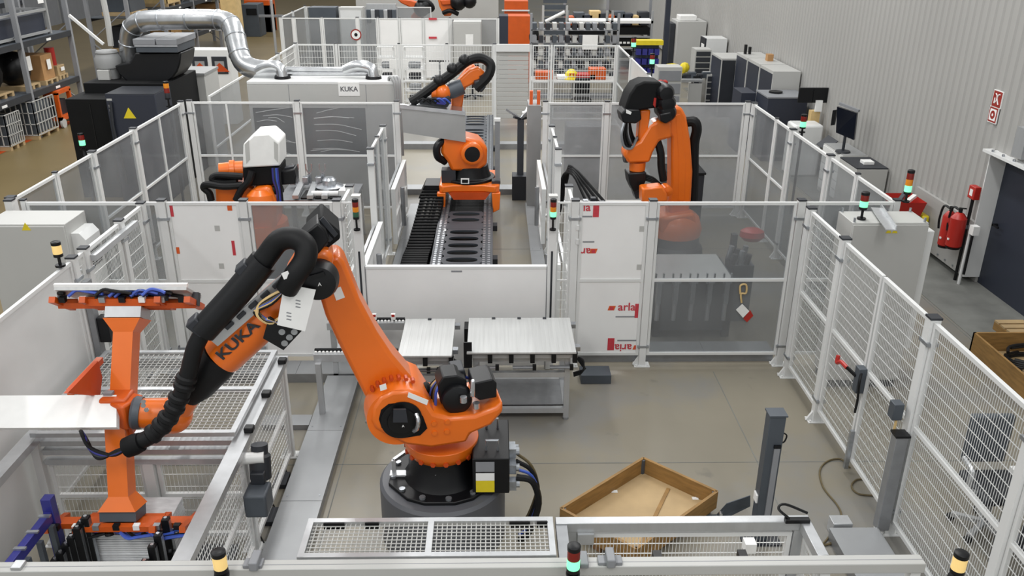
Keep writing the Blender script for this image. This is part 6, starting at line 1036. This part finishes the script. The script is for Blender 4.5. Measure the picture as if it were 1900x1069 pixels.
pr_ = T('parts_rack', 'tall rack of small grey bins behind the bench', 'shelving', (2, 28.6, 0)); a = aY(985, 88, 28.5); b = aY(1145, 88, 28.5)
for r in range(5):
    z = .5+r*.4; B('shelf', 'midgrey', pr_, a.x, b.x, 28.4, 28.9, z-.03, z)
    for k in range(13): x = a.x+(b.x-a.x)*k/13; B('bin', ('steelgrey', 'midgrey', 'charcoal', 'cabinet')[(k*5+r*3) % 4], pr_, x+.04, x+(b.x-a.x)/13-.04, 28.38, 28.8, z, z+.2)
B('white_board', 'paper', pr_, aY(1080, 100, 28.3).x, aY(1108, 100, 28.3).x, 28.3, 28.33, 1.5, 1.95)
for x in (a.x, b.x): B('post', 'midgrey', pr_, x-.04, x+.04, 28.4, 28.48, 0, 2.6)
def ochair(x, y, lab):
    o = T('office_chair', lab, 'chair', (x, y, 0)); B('seat', 'black', o, x-.24, x+.24, y-.22, y+.22, .48, .56, bev=.03); MB().cyl((x, y, .1), (x, y, .48), .03, n=8).build('column', 'charcoal', o); B('backrest', 'black', o, x-.22, x+.22, y+.2, y+.27, .65, 1.1, bev=.03)
    for k in range(5): a = k*1.257; MB().beam((x, y, .12), (x+.33*math.cos(a), y+.33*math.sin(a), .05), .05, .05).build('leg', 'charcoal', o)
p = aZ(877, 182, 0); ochair(p.x, p.y, 'black office chair in the lane behind the track robot'); p = aZ(1062, 178, 0); ochair(p.x, 25, 'black office chair under the far workbench')
# white wire racks and hand truck behind the enclosure
for k, (u0, u1, lab) in enumerate(((700, 730, 'white wire rack with parts, left one behind the enclosure'), (750, 785, 'white wire rack with parts, right one behind the enclosure'))):
    Y = 26; a = aY(u0, 88, Y); b = aY(u1, 88, Y); t = T('wire_rack', lab, 'rack', ((a.x+b.x)/2, Y, 0))
    for x in (a.x, b.x): B('post', 'white', t, x-.03, x+.03, Y, Y+.06, 0, a.z)
    for r in range(6): B('shelf', 'white', t, a.x, b.x, Y-.1, Y+.4, .25+r*.32, .28+r*.32)
    for r in range(4): B('part', ('charcoal', 'zinc')[r % 2], t, a.x+.1, b.x-.1, Y, Y+.3, .3+r*.32, .45+r*.32, bev=.02)
o = T('hand_truck', 'tubular grey hand truck standing behind the track robot', 'hand truck', aZ(815, 190, 0)); p = aY(816, 130, 25); 
for s in (-1, 1): MB().tube([(p.x+s*.25, 25, .2), (p.x+s*.25, 25, 1.0), (p.x+s*.18, 25, 1.15), (p.x+s*.06, 25, 1.15), (p.x+s*.03, 25, .7)], .025, n=6).build('frame', 'steelgrey', o); MB().cyl((p.x+s*.3, 25, .15), (p.x+s*.38, 25, .15), .15, n=14).build('wheel', 'black', o)
MB().cyl((p.x, 25, 1.1), (p.x, 25, 1.6), .025, n=6).build('handle', 'steelgrey', o); MB().cyl((p.x-.3, 25, 1.6), (p.x+.3, 25, 1.6), .025, n=6).build('handle_bar', 'black', o); B('nose_plate', 'charcoal', o, p.x-.28, p.x+.28, 24.75, 25, .02, .05); B('cross_bar', 'steelgrey', o, p.x-.27, p.x+.27, 24.98, 25.02, .5, .55)
o = T('board_stand', 'plain white board standing in front of the wire racks', 'board', (-2.4, 24.8, 0)); a = aY(722, 110, 24.8); b = aY(755, 128, 24.8); B('board', 'paper', o, a.x, b.x, 24.8, 24.84, b.z, a.z); B('leg', 'white', o, (a.x+b.x)/2-.05, (a.x+b.x)/2+.05, 24.84, 24.92, 0, a.z)
o = T('parts_table', 'low table with brown cartons behind the silver ducts', 'table', (-4.4, 26.5, 0)); B('top', 'wood', o, -5.2, -3.6, 26, 27, .5, .56)
for (x, y) in ((-5.1, 26.1), (-3.7, 26.1), (-5.1, 26.9), (-3.7, 26.9)): B('leg', 'steelgrey', o, x-.03, x+.03, y-.03, y+.03, 0, .5)
for k in range(5): q = MB().bx(-5.1+k*.3, -4.88+k*.3, 26.2, 26.5, .56, .72+.08*(k % 3)).build('carton', ('cardboard', 'paper', 'tan')[k % 3]); tag(q, '%s carton on the low table, %s from the left' % (('brown', 'white', 'tan')[k % 3], ('first', 'second', 'third', 'fourth', 'fifth')[k]), 'carton')
o = T('blind_wall', 'plain light partition wall behind the farthest fence at the top', 'partition', (-1, 37.5, 0)); a = aY(660, 0, 41); b = aY(925, 0, 41); B('panel', 'cabinet', o, a.x, b.x, 41, 41.2, 0, 4)
